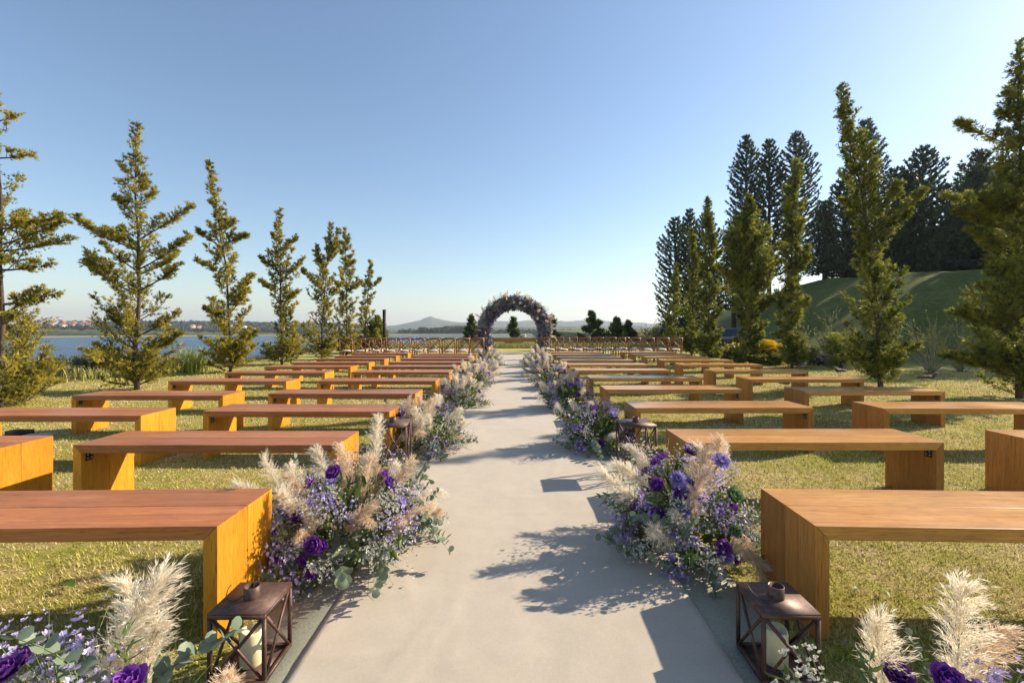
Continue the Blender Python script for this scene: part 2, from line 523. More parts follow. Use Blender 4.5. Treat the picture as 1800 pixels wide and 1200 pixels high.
def bank_mask(x, y):
    """0 on the lawn, growing to 1 down at lake level"""
    edge_x = -10.3 + 0.5 * np.sin(y * .4) - np.clip(y - 14, 0, 60) * .03
    a = (edge_x - x) / 13.0
    b = (y - (29.5 + .04 * x)) / 26.0
    right = smooth((x - 10) / 14.0)
    b = b * (1 - right)
    return smooth(np.maximum(a, b))
def height(x, y):
    x = np.asarray(x, float); y = np.asarray(y, float)
    bm_ = bank_mask(x, y)
    marsh = smooth((y - 50) / 10) * (1 - smooth((y - 395 - 60 * (fbm(x, y, 90, 3) - .5)) / 12)) * smooth((x + 4 + .215 * y + 30 * (fbm(x, y, 60, 5) - .5)) / 10) * (1 - smooth((x - 34 - .05 * y) / 12))
    low = -9.0 + marsh * 3.35
    h = bm_ * low
    d, s = seg_dist(x, y, TOE)
    d = np.where(s > 0, d, 0)
    inside = np.where(s > 0, 1.0, 0.0)
    emb = (4.45 + np.clip((y - 26) * .075, -.32, .65)) * smooth(d / 10.2) * inside + .12 * inside * smooth(d / 4) * (fbm(x, y, 6, 2) - .5) * 4 + .30 * inside * smooth(d / 2) * (fbm(x, y, 1.3, 6) - .5)
    return np.where(inside > 0, emb + (h * (1 - smooth(d / 6))), h)

def grid_sheet(name, xs, ys, hf, zone, mat):
    X, Y = np.meshgrid(xs, ys); Z = hf(X, Y)
    V = np.stack([X, Y, Z], -1).reshape(-1, 3)
    nx, ny = len(xs), len(ys)
    i, j = np.meshgrid(np.arange(nx - 1), np.arange(ny - 1)); a = (j * nx + i).ravel()
    Fc = np.concatenate([np.stack([a, a + 1, a + nx + 1], 1), np.stack([a, a + nx + 1, a + nx], 1)])
    mb = MB(); mb.add(V, Fc)
    o = mb.obj(name, mat, smooth=True, kind='structure')
    zc = zone(X, Y).reshape(-1, 3)
    at = o.data.attributes.new('zone', 'FLOAT_COLOR', 'POINT')
    at.data.foreach_set('color', np.concatenate([zc, np.ones((len(zc), 1))], 1).astype(np.float32).ravel())
    return o
def zone_near(X, Y):
    d, s = seg_dist(X, Y, TOE); emb = np.where(s > 0, smooth(d / 1.2), 0)
    b = bank_mask(X, Y)
    g = np.clip(emb * .85, 0, 1)
    scr = smooth(b * 14) * (1 - smooth((Y - 90) / 60))
    far = np.zeros_like(X)
    g = np.maximum(g, smooth((Y - 90) / 60) * .8)
    return np.stack([g, scr, far], -1)
def stretch(a, b, n, p): 
    t = np.linspace(0, 1, n); return a + (b - a) * t ** p
xs = np.unique(np.round(np.concatenate([-stretch(16, 2500, 60, 3.2), np.linspace(-16, 40, 140), stretch(40, 2500, 60, 3.0)]), 3))
ys = np.unique(np.round(np.concatenate([np.linspace(-30, 60, 150), stretch(60, 560, 110, 1.5)]), 3))
grid_sheet('ground', xs, ys, height, zone_near, M['ground'])

# far shore and hills
def hill_h(x, y):
    r = np.hypot(x, y); az = np.degrees(np.arctan2(x, y))
    shore = 560 + 60 * (fbm(az, az * 0, 9, 4) - .5)
    up = smooth((r - shore) / 18)
    h = -9 + up * 3.8
    def bell(a, w): return np.exp(-((az - a) / w) ** 2)
    # wooded ridge across the lake
    k1 = smooth((r - shore - 30) / 620)
    h += up * k1 * (14.0 + 9 * (fbm(x, y, 260, 11) - .5)) * (1 - smooth((az + 22) / 8) * .93) * (1 - smooth((r - 1500) / 700) * .6)
    # distant blue mountain and the ridges beside it
    k2 = smooth((r - 2000) / 1100)
    prof = 26 * bell(-10, 6) + 46 * np.exp(-np.abs((az + 10.4) / 1.9) ** 1.35) + 40 * bell(1.5, 9) + 34 * bell(13, 9) + 14 + 34 * (fbm(az, az * 0, 3.2, 13) - .5)
    h += up * k2 * prof * (1 - smooth((r - 3400) / 1500) * .5)
    k3 = smooth((r - 1100) / 500) * (1 - smooth((r - 1700) / 400))
    h += up * k3 * (17 * bell(-7, 4) + 12 * bell(5, 9) + 10 * bell(16, 8) + 8 * (fbm(az, az * 0 + 3, 2.0, 15) - .5))
    h += up * smooth((r - shore - 40) / 60) * (fbm(az * 10, r * .08, 5, 21) - .35) * np.clip(3.2 + r * .0013, 0, 9)
    return h
def polar_sheet():
    az = np.radians(np.linspace(-60, 60, 900)); rr = np.concatenate([stretch(545, 1500, 66, 1.4), stretch(1520, 5200, 34, 1.2)])
    A, Rr = np.meshgrid(az, rr); X = Rr * np.sin(A); Y = Rr * np.cos(A); Z = hill_h(X, Y)
    V = np.stack([X, Y, Z], -1).reshape(-1, 3); nx, ny = len(az), len(rr)
    i, j = np.meshgrid(np.arange(nx - 1), np.arange(ny - 1)); a = (j * nx + i).ravel()
    Fc = np.concatenate([np.stack([a, a + 1, a + nx + 1], 1), np.stack([a, a + nx + 1, a + nx], 1)])
    mb = MB(); mb.add(V, Fc); o = mb.obj('hills', M['ground'], smooth=True, kind='structure')
    rs = np.hypot(X, Y); far = smooth((rs - 578 + 30 * (fbm(X, Y, 60, 17) - .5)) / 10) * (.82 + .18 * smooth((fbm(X, Y, 110, 19) - .42) * 8))
    zc = np.stack([np.full_like(X, .35), np.zeros_like(X), far], -1).reshape(-1, 3)
    at = o.data.attributes.new('zone', 'FLOAT_COLOR', 'POINT')
    at.data.foreach_set('color', np.concatenate([zc, np.ones((len(zc), 1))], 1).astype(np.float32).ravel())
polar_sheet()
mb = MB(); mb.add([(-6000, 5, WATER), (6000, 5, WATER), (6000, 5600, WATER), (-6000, 5600, WATER)], [(0, 1, 2), (0, 2, 3)])
mb.obj('water', M['water'], kind='structure')

# path slab and carpet
def slab(name, x0, x1, y0, y1, z0, z1, mat, nx, ny, amp, sc, edge=0.0):
    xs = np.linspace(x0, x1, nx)
    ys = np.concatenate([np.linspace(y0, .75, 12), .8 + (y1 - .8) * np.linspace(0, 1, ny - 12) ** 1.7]); X, Y = np.meshgrid(xs, ys)
    if edge:
        w = (np.abs(X - (x0 + x1) / 2) / ((x1 - x0) / 2)) ** 8
        X = X + w * edge * (fbm(Y, Y * 0 + np.sign(X), 1.4, 31) - .5) * 2
    Z = z1 + amp * (fbm(X * 1.6, Y, sc, 41) - .5) + amp * .6 * (fbm(X, Y, sc * .3, 43) - .5)
    if edge > .01:
        rw = np.random.default_rng(12)
        for i in range(46):
            wx, wy = rw.uniform(-.7, .7), .9 + 12 * rw.random() ** 1.6; th = rw.normal() * .45 + (1.5 if rw.random() < .45 else 0); ll = rw.uniform(.15, .5)
            dx, dy = X - wx, Y - wy; al = dx * math.sin(th) + dy * math.cos(th); ac = dx * math.cos(th) - dy * math.sin(th) + .25 * al * al
            Z = Z + rw.uniform(.0015, .0045) * np.exp(-(ac / .024) ** 2 - (al / ll) ** 2)
    V = np.stack([X, Y, Z], -1).reshape(-1, 3); a = np.arange(nx * ny).reshape(ny, nx)
    q = a[:-1, :-1].ravel(); Fc = np.concatenate([np.stack([q, q + 1, q + nx + 1], 1), np.stack([q, q + nx + 1, q + nx], 1)])
    ring = np.concatenate([a[0, :], a[1:, -1], a[-1, -2::-1], a[-2:0:-1, 0]])
    n0 = len(V); B = V[ring].copy(); B[:, 2] = z0; V = np.concatenate([V, B]); m = len(ring)
    k = np.arange(m); k2 = (k + 1) % m
    Fc = np.concatenate([Fc, np.stack([ring[k], n0 + k, n0 + k2], 1), np.stack([ring[k], n0 + k2, ring[k2]], 1)])
    mb = MB(); mb.add(V, Fc); return mb.obj(name, mat, smooth=False, kind='structure')
p = slab('path', -1.085, 1.085, -4, 24.2, -.05, .010, M['concrete'], 8, 90, .003, 1.0, .006)
c = slab('carpet', -.80, .80, -4, 24.0, .008, .021, M['carpet'], 56, 560, .012, .55, .012)
for pl in c.data.polygons: pl.use_smooth = True

# ------------------------------------------------------------------ grass blades on the lawn
def grass():
    n = 1900000
    # density falls with distance
    y = .55 + (rng.random(n) ** 2.3) * 17.0
    x = (rng.random(n) * 2 - 1) * (1.35 * y + .8)
    keep = (np.abs(x) > 1.085 + .03 * rng.random(n)) & (x > -10.5) & (x < 12)
    gap = fbm(x, y, .35, 51); keep &= gap > .10 + .20 * rng.random(n)
    x, y = x[keep][:560000], y[keep][:560000]; n = len(x)
    L = (.010 + .018 * rng.random(n)) * (1 + y * .09) * (.6 + .9 * fbm(x, y, .6, 53)); w = (.0016 + .0016 * rng.random(n)) * (1 + y * .35)
    a = rng.random(n) * 2 * np.pi; tilt = .5 + 1.5 * rng.random(n)
    z = height(x, y)
    B = np.stack([x, y, z + .001], 1)
    d = np.stack([np.cos(a) * tilt, np.sin(a) * tilt, np.ones(n)], 1); d /= np.linalg.norm(d, axis=1, keepdims=True)
    s = np.stack([-np.sin(a), np.cos(a), np.zeros(n)], 1) * (w / 2)[:, None]
    V = np.stack([B + s, B - s, B + d * L[:, None]], 1).reshape(-1, 3)
    Fc = np.arange(n * 3).reshape(-1, 3)
    mb = MB(); mb.add(V, Fc, np.repeat(rng.random(n), 3))
    o = mb.obj('grass', M['blades'], kind='stuff')
    tag(o, 'short dry mown grass blades covering the lawn between the benches', 'grass')
grass()

# ------------------------------------------------------------------ benches
BL, BD, BH, BT = 1.80, .435, .46, .056
e = .0008
seat_out = [(e, BH), (BL - e, BH), (BL - BT - e, BH - BT), (BT + e, BH - BT)]
seat_out = [(x - BL / 2, z) for x, z in seat_out]
leg_out = [(-BL / 2, 0), (-BL / 2 + BT, 0), (-BL / 2 + BT, BH - BT - e), (-BL / 2, BH - e)]
pw = (BD - .002) / 2
def bench_meshes(seat_m, leg_m):
    s = prism('seat_plank', seat_out, pw, seat_m, bev=.0022)
    l = prism('leg_panel', leg_out, pw, leg_m, bev=.0022)
    return s, l
BM_L = bench_meshes(M['seat_red'], M['leg_amber'])
BM_R = bench_meshes(M['seat_glare'], M['leg_brown'])
def bracket_mesh():
    mb = MB()
    mb.add(*box_arr((0, 0, -.03), (.004, .055, .06))); mb.add(*box_arr((.03, 0, -.002), (.06, .055, .004)))
    for dy in (-.015, .015):
        for dz in (-.018, -.044):
            v, f = lathe_arr([(.0055, 0), (.005, .003), (0.0001, .004)], 8)
            v = np.stack([v[:, 2] + .002, v[:, 0] + dy, v[:, 1] + dz], 1); mb.add(v, f, mi=1)
    return mb.mesh('bracket', [M['iron_black'], M['stone']])
BRK = bracket_mesh()
ORD = ['first', 'second', 'third', 'fourth', 'fifth', 'sixth', 'seventh', 'eighth', 'ninth', 'tenth', 'eleventh', 'twelfth', 'thirteenth']
def bench(x_aisle, y_front, side, colm, row, rz=0.0):
    """side -1 lake, +1 embankment; x_aisle = the end nearer the aisle"""
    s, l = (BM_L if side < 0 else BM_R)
    hue = 'reddish-topped amber' if side < 0 else 'orange-brown'
    where = 'lake' if side < 0 else 'embankment'
    c_ = 'next to the aisle' if colm == 0 else 'in outer column'
    lab = f'{hue} bench {c_}, {where} side, {ORD[row]} row from near end'
    t = thing('wooden_bench', lab, 'bench', (x_aisle + side * BL / 2, y_front + BD / 2, 0), rz, 'slab benches in rows facing the flower arch')
    for k in (0, 1):
        link('seat_plank', s, t, loc=(0, -BD / 2 + k * (pw + .002), random.uniform(-.0006, .0006)))
        link('leg_panel', l, t, loc=(0, -BD / 2 + k * (pw + .0012) + .0004, 0))
        o = link('leg_panel', l, t, loc=(0, BD / 2 - k * (pw + .0012) - .0004, 0), rot=(0, 0, math.pi))
    link('bracket', BRK, t, loc=(-BL / 2 + BT + .0025, -BD / 2 + .06, BH - BT - .0025))
    link('bracket', BRK, t, loc=(BL / 2 - BT - .0025, -BD / 2 + .06, BH - BT - .0025), rot=(0, 0, math.pi))
    return t
jit = lambda a: random.uniform(-a, a)
# front edges, measured row by row
li = [1.80, 3.10, 4.36, 5.55, 6.92, 8.35, 9.55, 10.75, 12.0, 13.2, 14.3]
lo = [2.945, 4.145, 5.395, 6.865, 8.215, 9.515, 10.66, 11.96, 13.26, 14.7]
ri = [1.795, 3.17, 4.56, 5.95, 7.32, 8.7, 10.1, 11.5, 12.8, 14.1, 15.4]
ro = [3.13, 4.52, 5.78, 7.15, 8.55, 10.05, 11.45, 12.85, 14.2, 15.5]
for i, y in enumerate(li): bench(-1.19 + jit(.02), y, -1, 0, i, R(1.6) if i == 0 else R(jit(.7)))
for i, y in enumerate(lo): bench(-3.43 + jit(.03), y, -1, 1, i + 1, R(jit(.8)))
for i, y in enumerate(ri): bench(1.205 + jit(.02), y, 1, 0, i, R(-2.0) if i == 0 else R(jit(.7)))
for i, y in enumerate(ro): bench(3.71 + jit(.03), y, 1, 1, i + 1, R(jit(.8)))

# ------------------------------------------------------------------ cross-back chairs
def chair_proto():
    P = {}
    def m(name, pts_list, mat, sides=6):
        mb = MB()
        for pts, r in pts_list: mb.add(*tube_arr(pts, r, sides))
        P[name] = mb.mesh(name, mat, True)
    mb = MB(); mb.add(*lathe_arr([(.0001, .445), (.205, .445), (.215, .455), (.205, .468), (.0001, .468)], 18)); P['seat'] = mb.mesh('seat', M['chair_wood'])
    mb = MB(); mb.add(*lathe_arr([(.0001, .468), (.195, .468), (.205, .485), (.19, .505), (.1, .513), (.0001, .514)], 18)); P['cushion'] = mb.mesh('cushion', M['cushion'], True)
    m('rear_leg_a', [([(-.20, -.24, 0), (-.205, -.20, .44), (-.215, -.215, .68), (-.21, -.245, .90)], .0175)], M['chair_wood'])
    m('rear_leg_b', [([(.20, -.24, 0), (.205, -.20, .44), (.215, -.215, .68), (.21, -.245, .90)], .0175)], M['chair_wood'])
    m('front_leg_a', [([(-.19, .21, 0), (-.17, .17, .45)], .013)], M['chair_wood'])
    m('front_leg_b', [([(.19, .21, 0), (.17, .17, .45)], .013)], M['chair_wood'])
    a = np.linspace(0, 1, 9)
    top = [(-.225 + .45 * t, -.245 - .03 * math.sin(math.pi * t), .895 + .012 * math.sin(math.pi * t)) for t in a]
    mb = MB(); v, f = tube_arr(top, .023, 6); v[:, 2] = .9 + (v[:, 2] - .9) * 1.25; mb.add(v, f); P['top_rail'] = mb.mesh('top_rail', M['chair_wood'], True)
    m('cross_bar_a', [([(-.195, -.20, .49), (0, -.245, .69), (.195, -.25, .885)], .0145)], M['chair_wood'])
    m('cross_bar_b', [([(.195, -.20, .49), (0, -.228, .69), (-.195, -.25, .885)], .0145)], M['chair_wood'])
    m('stretcher', [([(-.198, -.22, .2), (.198, -.22, .2)], .008), ([(-.18, .19, .24), (.18, .19, .24)], .008), ([(-.197, -.22, .18), (-.18, .19, .18)], .008), ([(.197, -.22, .18), (.18, .19, .18)], .008)], M['chair_wood'])
    return P
CH = chair_proto()
CN = {'seat': 'seat', 'cushion': 'cushion', 'rear_leg_a': 'leg', 'rear_leg_b': 'leg', 'front_leg_a': 'leg', 'front_leg_b': 'leg', 'top_rail': 'top_rail', 'cross_bar_a': 'cross_bar', 'cross_bar_b': 'cross_bar', 'stretcher': 'stretcher'}
def chair(x, y, side, row, k):
    where = 'lake' if side < 0 else 'embankment'; rw = 'front' if row else 'back'
    t = thing('cross_back_chair', f'wooden cross-back chair, {ORD[k]} from the aisle in the {rw} chair row, {where} side', 'chair',
              (x, y, 0), R(jit(3.5)), 'cross-back chairs before the arch')
    for k_, me in CH.items(): link(CN[k_], me, t)
for k in range(10): chair(-1.27 - k * .51 + jit(.015), 15.95 + jit(.03) + k * .01, -1, 0, k)
for k in range(9): chair(-1.36 - k * .515 + jit(.02), 17.15 + jit(.03), -1, 1, k)
for k in range(10): chair(1.32 + k * .52 + jit(.02), 17.15 + jit(.03) - k * .01, 1, 0, k)
for k in range(11): chair(1.25 + k * .51 + jit(.02), 18.2 + jit(.03), 1, 1, k)

# ------------------------------------------------------------------ lanterns with candles
def bar_between(mb, a, b, w=.009):
    mb.add(*tube_arr([a, b], w * .7, 4))
def lantern(cx, cy, w, h, lab, with_candle=True, rz=0.0, clab=''):
    t = thing('iron_lantern', lab, 'lantern', (cx, cy, .012), rz, 'rusty iron candle lanterns beside the carpet')
    hw = w / 2; r = .006
    mb = MB(); mb.add(*box_arr((0, 0, h - .003), (w, w, .005)))
    for s in (-1, 1):
        mb.add(*box_arr((0, s * (hw - .004), h - .0135), (w, .008, .015))); mb.add(*box_arr((s * (hw - .004), 0, h - .0137), (.008, w - .017, .0145)))
    mb.obj('top_plate', M['rust'], t)
    mb = MB(); mb.add(*box_arr((0, 0, .006), (w - .026, w - .026, .004)))
    for s in (-1, 1):
        mb.add(*box_arr((0, s * (hw - .006), .009), (w, .012, .012))); mb.add(*box_arr((s * (hw - .006), 0, .0092), (.012, w - .025, .0115)))
    mb.obj('base_plate', M['rust'], t)
    for sx in (-1, 1):
        for sy in (-1, 1):
            mb = MB(); mb.add(*box_arr((sx * (hw - .006), sy * (hw - .006), h / 2 - .003), (.012, .012, h - .037))); mb.obj('post', M['rust'], t)
    z0, z1 = .018, h - .024
    for s in (-1, 1):
        for q in (-1, 1):
            mb = MB(); bar_between(mb, (-q * (hw - .014), s * (hw - .006), z0), (q * (hw - .014), s * (hw - .0062 - .003 * q), z1)); mb.obj('brace', M['rust'], t)
            mb = MB(); bar_between(mb, (s * (hw - .006), -q * (hw - .014), z0), (s * (hw - .0062 - .003 * q), q * (hw - .014), z1)); mb.obj('brace', M['rust'], t)
    mb = MB(); v, f = lathe_arr([(.028, h - .001), (.028, h + .042), (.025, h + .043), (.024, h + .004), (.0001, h + .003)], 20); mb.add(v, f); mb.obj('chimney', M['rust'], t)
    # wire bail lying over on the plate
    a = np.linspace(-.15, math.pi + .15, 15)
    pts = [(-.025 + .045 * math.cos(x) * .9 - .028, -.055 * math.sin(x) + .02, h + .03 - .024 * math.sin(max(0, min(math.pi, x)))) for x in a]
    mb = MB(); mb.add(*tube_arr(pts, .0018, 5)); mb.obj('handle', M['iron_black'], t)
    if with_candle:
        mb = MB(); v, f = lathe_arr([(.0001, 0), (.038, 0), (.040, .003), (.040, .118), (.038, .125), (.033, .126), (.028, .117), (.0001, .112)], 24)
        v[:, 2] += .004 * np.sin(np.arctan2(v[:, 1], v[:, 0]) * 2) * (v[:, 2] > .1); mb.add(v, f)
        c = thing('candle', clab, 'candle', (cx, cy, .0205 + .0005), 0, 'pillar candles in the lanterns')
        mb.obj('wax', M['wax'], c, smooth=True)
        mb = MB(); mb.add(*tube_arr([(0, 0, .111), (.001, 0, .118), (.003, 0, .123)], .0012, 5)); mb.obj('wick', M['iron_black'], c)
    return t
lantern(-.968, 1.68, .200, .25, 'small rusty brown lantern on the concrete by the lake-side front bench', True, R(1), 'ivory pillar candle inside the lantern by the reddish front bench')
lantern(.966, 1.68, .200, .25, 'small dark shaded lantern on the concrete by the embankment-side front bench', True, R(-1), 'ivory pillar candle inside the shaded lantern by the orange front bench')
for s, nm in ((-1, 'lake'), (1, 'embankment')):
    for i, y in enumerate((3.86, 8.35, 10.8, 13.2)):
        lantern(s * (1.03 if i == 0 else .93), y, .27 if i == 0 else .24, .45, f'taller rusty lantern, {ORD[i]} of the four between flowers on the {nm} side of the carpet',
                True, R(jit(4)), f'pillar candle in the {ORD[i]} tall lantern on the {nm} side of the carpet')

# ------------------------------------------------------------------ flower parts (shared meshes, stem along +z)
def plume_mesh(seed, mat, L=.46, rad=.05, bend=.12):
    """feathery head: curved branchlets off the stalk, each carrying many very fine hairs"""
    r = np.random.default_rng(seed); mb = MB()
    ts = np.linspace(0, 1, 12); bd = np.array([bend, bend * .3 * r.normal(), 0])
    curve = lambda t: np.stack([bd[0] * t ** 2.2, bd[1] * t ** 2.2, L * t - .25 * abs(bend) * t ** 3], -1)
    mb.add(*tube_arr(curve(ts), np.linspace(.0026, .0007, 12), 4), tint=.2, mi=1)
    nb = 170; t = .26 + .72 * (np.arange(nb) + r.random(nb)) / nb
    env = np.sin(np.clip((t - .2) / .82, 0, 1) ** .7 * np.pi) ** .65 + .12
    a = r.random(nb) * 2 * np.pi + .0; rd = np.stack([np.cos(a), np.sin(a), np.zeros(nb)], 1)
    T = curve(np.minimum(t + .02, 1.04)) - curve(t - .0); T /= np.linalg.norm(T, axis=1, keepdims=True)
    bl = (.055 + .05 * r.random(nb)) * (.5 + .55 * env)
    wind = np.array([.5, 0, -.1])
    def bp(k, u):   # point on branchlet k at u
        return curve(t[k]) + T[k] * (bl[k] * u * (1 - .15 * u))[:, None] + rd[k] * (bl[k] * (.30 + .35 * env[k] * .9) * u ** 1.5)[:, None] + wind * (bl[k] * .35 * u ** 2)[:, None]
    m = 22 * nb; k = np.repeat(np.arange(nb), 22); u = .08 + .92 * r.random(m)
    P = bp(k, u); Q = bp(k, np.minimum(u + .08, 1.08)); d = Q - P; d /= np.linalg.norm(d, axis=1, keepdims=True) + 1e-9
    d = d + r.normal(size=(m, 3)) * .30; d /= np.linalg.norm(d, axis=1, keepdims=True)
    hl = (.016 + .022 * r.random(m)) * (1.1 - .4 * u); side = np.cross(d, r.normal(size=(m, 3))); side /= np.linalg.norm(side, axis=1, keepdims=True) + 1e-9
    w = (.0005 + .0007 * r.random(m))[:, None]
    mid = P + d * (hl * .5)[:, None]; end = mid + (d + np.array([.25, 0, -.3]) * r.random(m)[:, None]) * (hl * .55)[:, None]
    V = np.stack([P, mid + side * w, mid - side * w, end], 1).reshape(-1, 3)
    b = np.arange(m) * 4; Fc = np.concatenate([np.stack([b, b + 1, b + 2], 1), np.stack([b + 1, b + 3, b + 2], 1)])
    bt = np.clip(.55 + .25 * r.normal(size=nb), 0, 1)
    mb.add(V, Fc, np.repeat(np.clip(bt[k] + .15 * r.normal(size=m), 0, 1), 4))
    return mb.mesh('pampas_plume', [mat, M['stem']])
PL = [plume_mesh(i, M['pampas_cream'] if i % 2 == 0 else M['pampas_tan'], L=.40 + .04 * (i % 3), rad=.05, bend=.05 + .05 * (i % 4)) for i in range(6)]

def petal(w, l, cup, ruffle, seed):
    r = np.random.default_rng(seed); nu, nv = 4, 5; V = []
    for j in range(nv):
        v = j / (nv - 1)
        ww = w * math.sin(math.pi * (.12 + .78 * v)) ** .7
        for i in range(nu):
            u = i / (nu - 1) * 2 - 1
            V.append((u * ww / 2, l * v * math.cos(cup * v), l * v * math.sin(cup * v) + (u * u) * w * .22 + ruffle * math.sin(u * 5 + j * 1.7 + seed) * v * v))
    Fc = []
    for j in range(nv - 1):
        for i in range(nu - 1):
            a = j * nu + i; Fc += [(a, a + 1, a + nu + 1), (a, a + nu + 1, a + nu)]
    return np.array(V), np.array(Fc)
def rosette(name, mat, rings, seed=0, centre=None):
    r = np.random.default_rng(seed); mb = MB()
    for k, (n, w, l, cup, z) in enumerate(rings):
        for i in range(n):
            v, f = petal(w, l * (.9 + .2 * r.random()), cup * (.9 + .2 * r.random()), w * .05, seed * 9 + k * 5 + i)
            a = 2 * math.pi * (i + .5 * (k % 2)) / n + r.random() * .3
            ca, sa = math.cos(a), math.sin(a); v2 = v.copy(); v2[:, 0] = v[:, 0] * ca - v[:, 1] * sa; v2[:, 1] = v[:, 0] * sa + v[:, 1] * ca; v2[:, 2] += z
            mb.add(v2, f, tint=.25 + .7 * r.random())
    mb.add(*tube_arr([(0, 0, -.12), (0, 0, .005)], [.002, .003], 4), mi=1)
    return mb.mesh(name, [mat, M['stem']], True)
FL_P = [rosette('purple_flower', M['purple'], [(6, .045, .042, .35, 0), (6, .04, .036, .75, .004), (5, .032, .028, 1.1, .008), (3, .02, .02, 1.4, .01)], s) for s in (1, 2)]
FL_V = [rosette('violet_flower', M['violet'], [(16, .011, .034, .15, 0), (15, .011, .032, .5, .003), (13, .010, .027, .85, .006), (9, .009, .02, 1.2, .008)], s) for s in (3, 4)]
SUCC = rosette('green_rosette', M['succulent'], [(8, .034, .05, .5, 0), (7, .03, .042, .85, .004), (6, .024, .03, 1.15, .008), (4, .015, .02, 1.4, .01)], 5)

def filler_mesh(name, mat, seed, L=.17, n=70, size=.0085, spread=.6):
    r = np.random.default_rng(seed); mb = MB()
    for i in range(7):
        d = np.array([spread * r.normal() * .6, spread * r.normal() * .6, 1.0]); d /= np.linalg.norm(d)
        mb.add(*tube_arr([(0, 0, 0), d * L * .45, d * L * .95 + np.array([0, 0, .01])], [.0013, .001, .0006], 3), mi=1, tint=.3)
    tv, tf = blade_cluster(5, 1, .75, 1.3, seed)
    P = r.normal(size=(n, 3)) * np.array([.30, .30, .17]) * L * spread * 1.3; P[:, 2] = L * (.45 + .62 * r.random(n)) - .6 * np.hypot(P[:, 0], P[:, 1])
    P[:, :2] *= (.4 + P[:, 2:3] / L)
    D = P + np.array([0, 0, .05]) + r.normal(size=(n, 3)) * .04
    scatter(mb, tv, tf, P, D, size * (.7 + .6 * r.random(n)))
    return mb.mesh(name, [mat, M['stem']])
FIL = [filler_mesh('lavender_spray', M['lav'], 11), filler_mesh('lavender_spray', M['lav'], 12, .2, 85, .008, .5), filler_mesh('lavender_cluster', M['violet'], 13, .12, 45, .013, .7)]
FILW = [filler_mesh('silvery_spray', M['whitefl'], 14, .24, 90, .008, .55), filler_mesh('silvery_spray', M['whitefl'], 15, .2, 80, .010, .35)]

def disc_leaf(n=8):
    a = np.linspace(0, 2 * np.pi, n, endpoint=False)
    V = [(0, .0, 0)] + [(.5 * math.sin(x), .5 - .5 * math.cos(x), .10 * abs(math.sin(x))) for x in a]
    V[0] = (0, .5, -.02)
    return np.array(V), np.array([(0, 1 + i, 1 + (i + 1) % n) for i in range(n)])
def long_leaf():
    V = [(0, 0, 0), (.13, .35, .05), (-.13, .35, .05), (0, .4, 0), (.09, .75, .03), (-.09, .75, .03), (0, .8, -.02), (0, 1, -.08)]
    return np.array(V), np.array([(0, 1, 3), (0, 3, 2), (1, 4, 6), (1, 6, 3), (2, 3, 6), (2, 6, 5), (4, 7, 6), (5, 6, 7)])
def sprig_mesh(name, mat, leaf, seed, L, n, size, droop=.3, spread=1.0):
    r = np.random.default_rng(seed); mb = MB()
    t = np.linspace(0, 1, 9); cv = lambda t: np.stack([droop * L * t ** 2, .1 * L * np.sin(3 * t) * r.normal() * 0 + 0 * t, L * t * (1 - .25 * t * droop)], -1)
    mb.add(*tube_arr(cv(t), np.linspace(.0024, .001, 9), 4), mi=1, tint=.3)
    lv, lf = leaf
    for i in range(n):
        tt = .2 + .8 * (i // 2 * 2 + 1) / n; p = cv(np.array([tt]))[0]
        az = (i % 2) * math.pi + (i // 2) * 1.6 + r.normal() * .3
        el = .35 + .5 * r.random()
        d = np.array([math.cos(az) * math.cos(el), math.sin(az) * math.cos(el), math.sin(el)]); n_ = np.cross(d, [math.sin(az), -math.cos(az), .3 * r.normal()]); n_ /= np.linalg.norm(n_)
        x = np.cross(d, n_); s = size * (1.15 - .55 * tt) * (.85 + .3 * r.random())
        V = (lv[:, 0:1] * x + lv[:, 1:2] * d + lv[:, 2:3] * n_) * s + p
        mb.add(V, lf, tint=.15 + .8 * r.random())
    return mb.mesh(name, [mat, M['stem']])
EU = [sprig_mesh('eucalyptus_sprig', M['euca'], disc_leaf(), s, .33, 20, .044, .5) for s in (21, 22)]
LE = [sprig_mesh('leafy_sprig', M['leaf'], long_leaf(), s, .26, 20, .075, .25) for s in (23, 24)]
BLD = []
def blade_spray(seed):
    mb = MB(); r = np.random.default_rng(seed)
    for i in range(14):
        a = r.random() * 6.28; o = .25 + .35 * r.random(); L = .22 + .16 * r.random(); w = .004
        pts = [np.array([math.cos(a) * o * L * t * t, math.sin(a) * o * L * t * t, L * t]) for t in (0, .5, 1)]
        s = np.array([-math.sin(a), math.cos(a), 0]) * w
        mb.add([pts[0] - s * .5, pts[0] + s * .5, pts[1] - s, pts[1] + s, pts[2]], [(0, 1, 3), (0, 3, 2), (2, 3, 4)], tint=r.random())
    return mb.mesh('grass_blades', [M['reed']])
BLD = [blade_spray(31), blade_spray(32)]

def face_rot(d, roll=None):
    q = Vector(d).to_track_quat('Z', 'X')
    return (q @ Matrix.Rotation(random.uniform(0, 6.283) if roll is None else roll, 3, 'Z').to_quaternion()).to_euler()

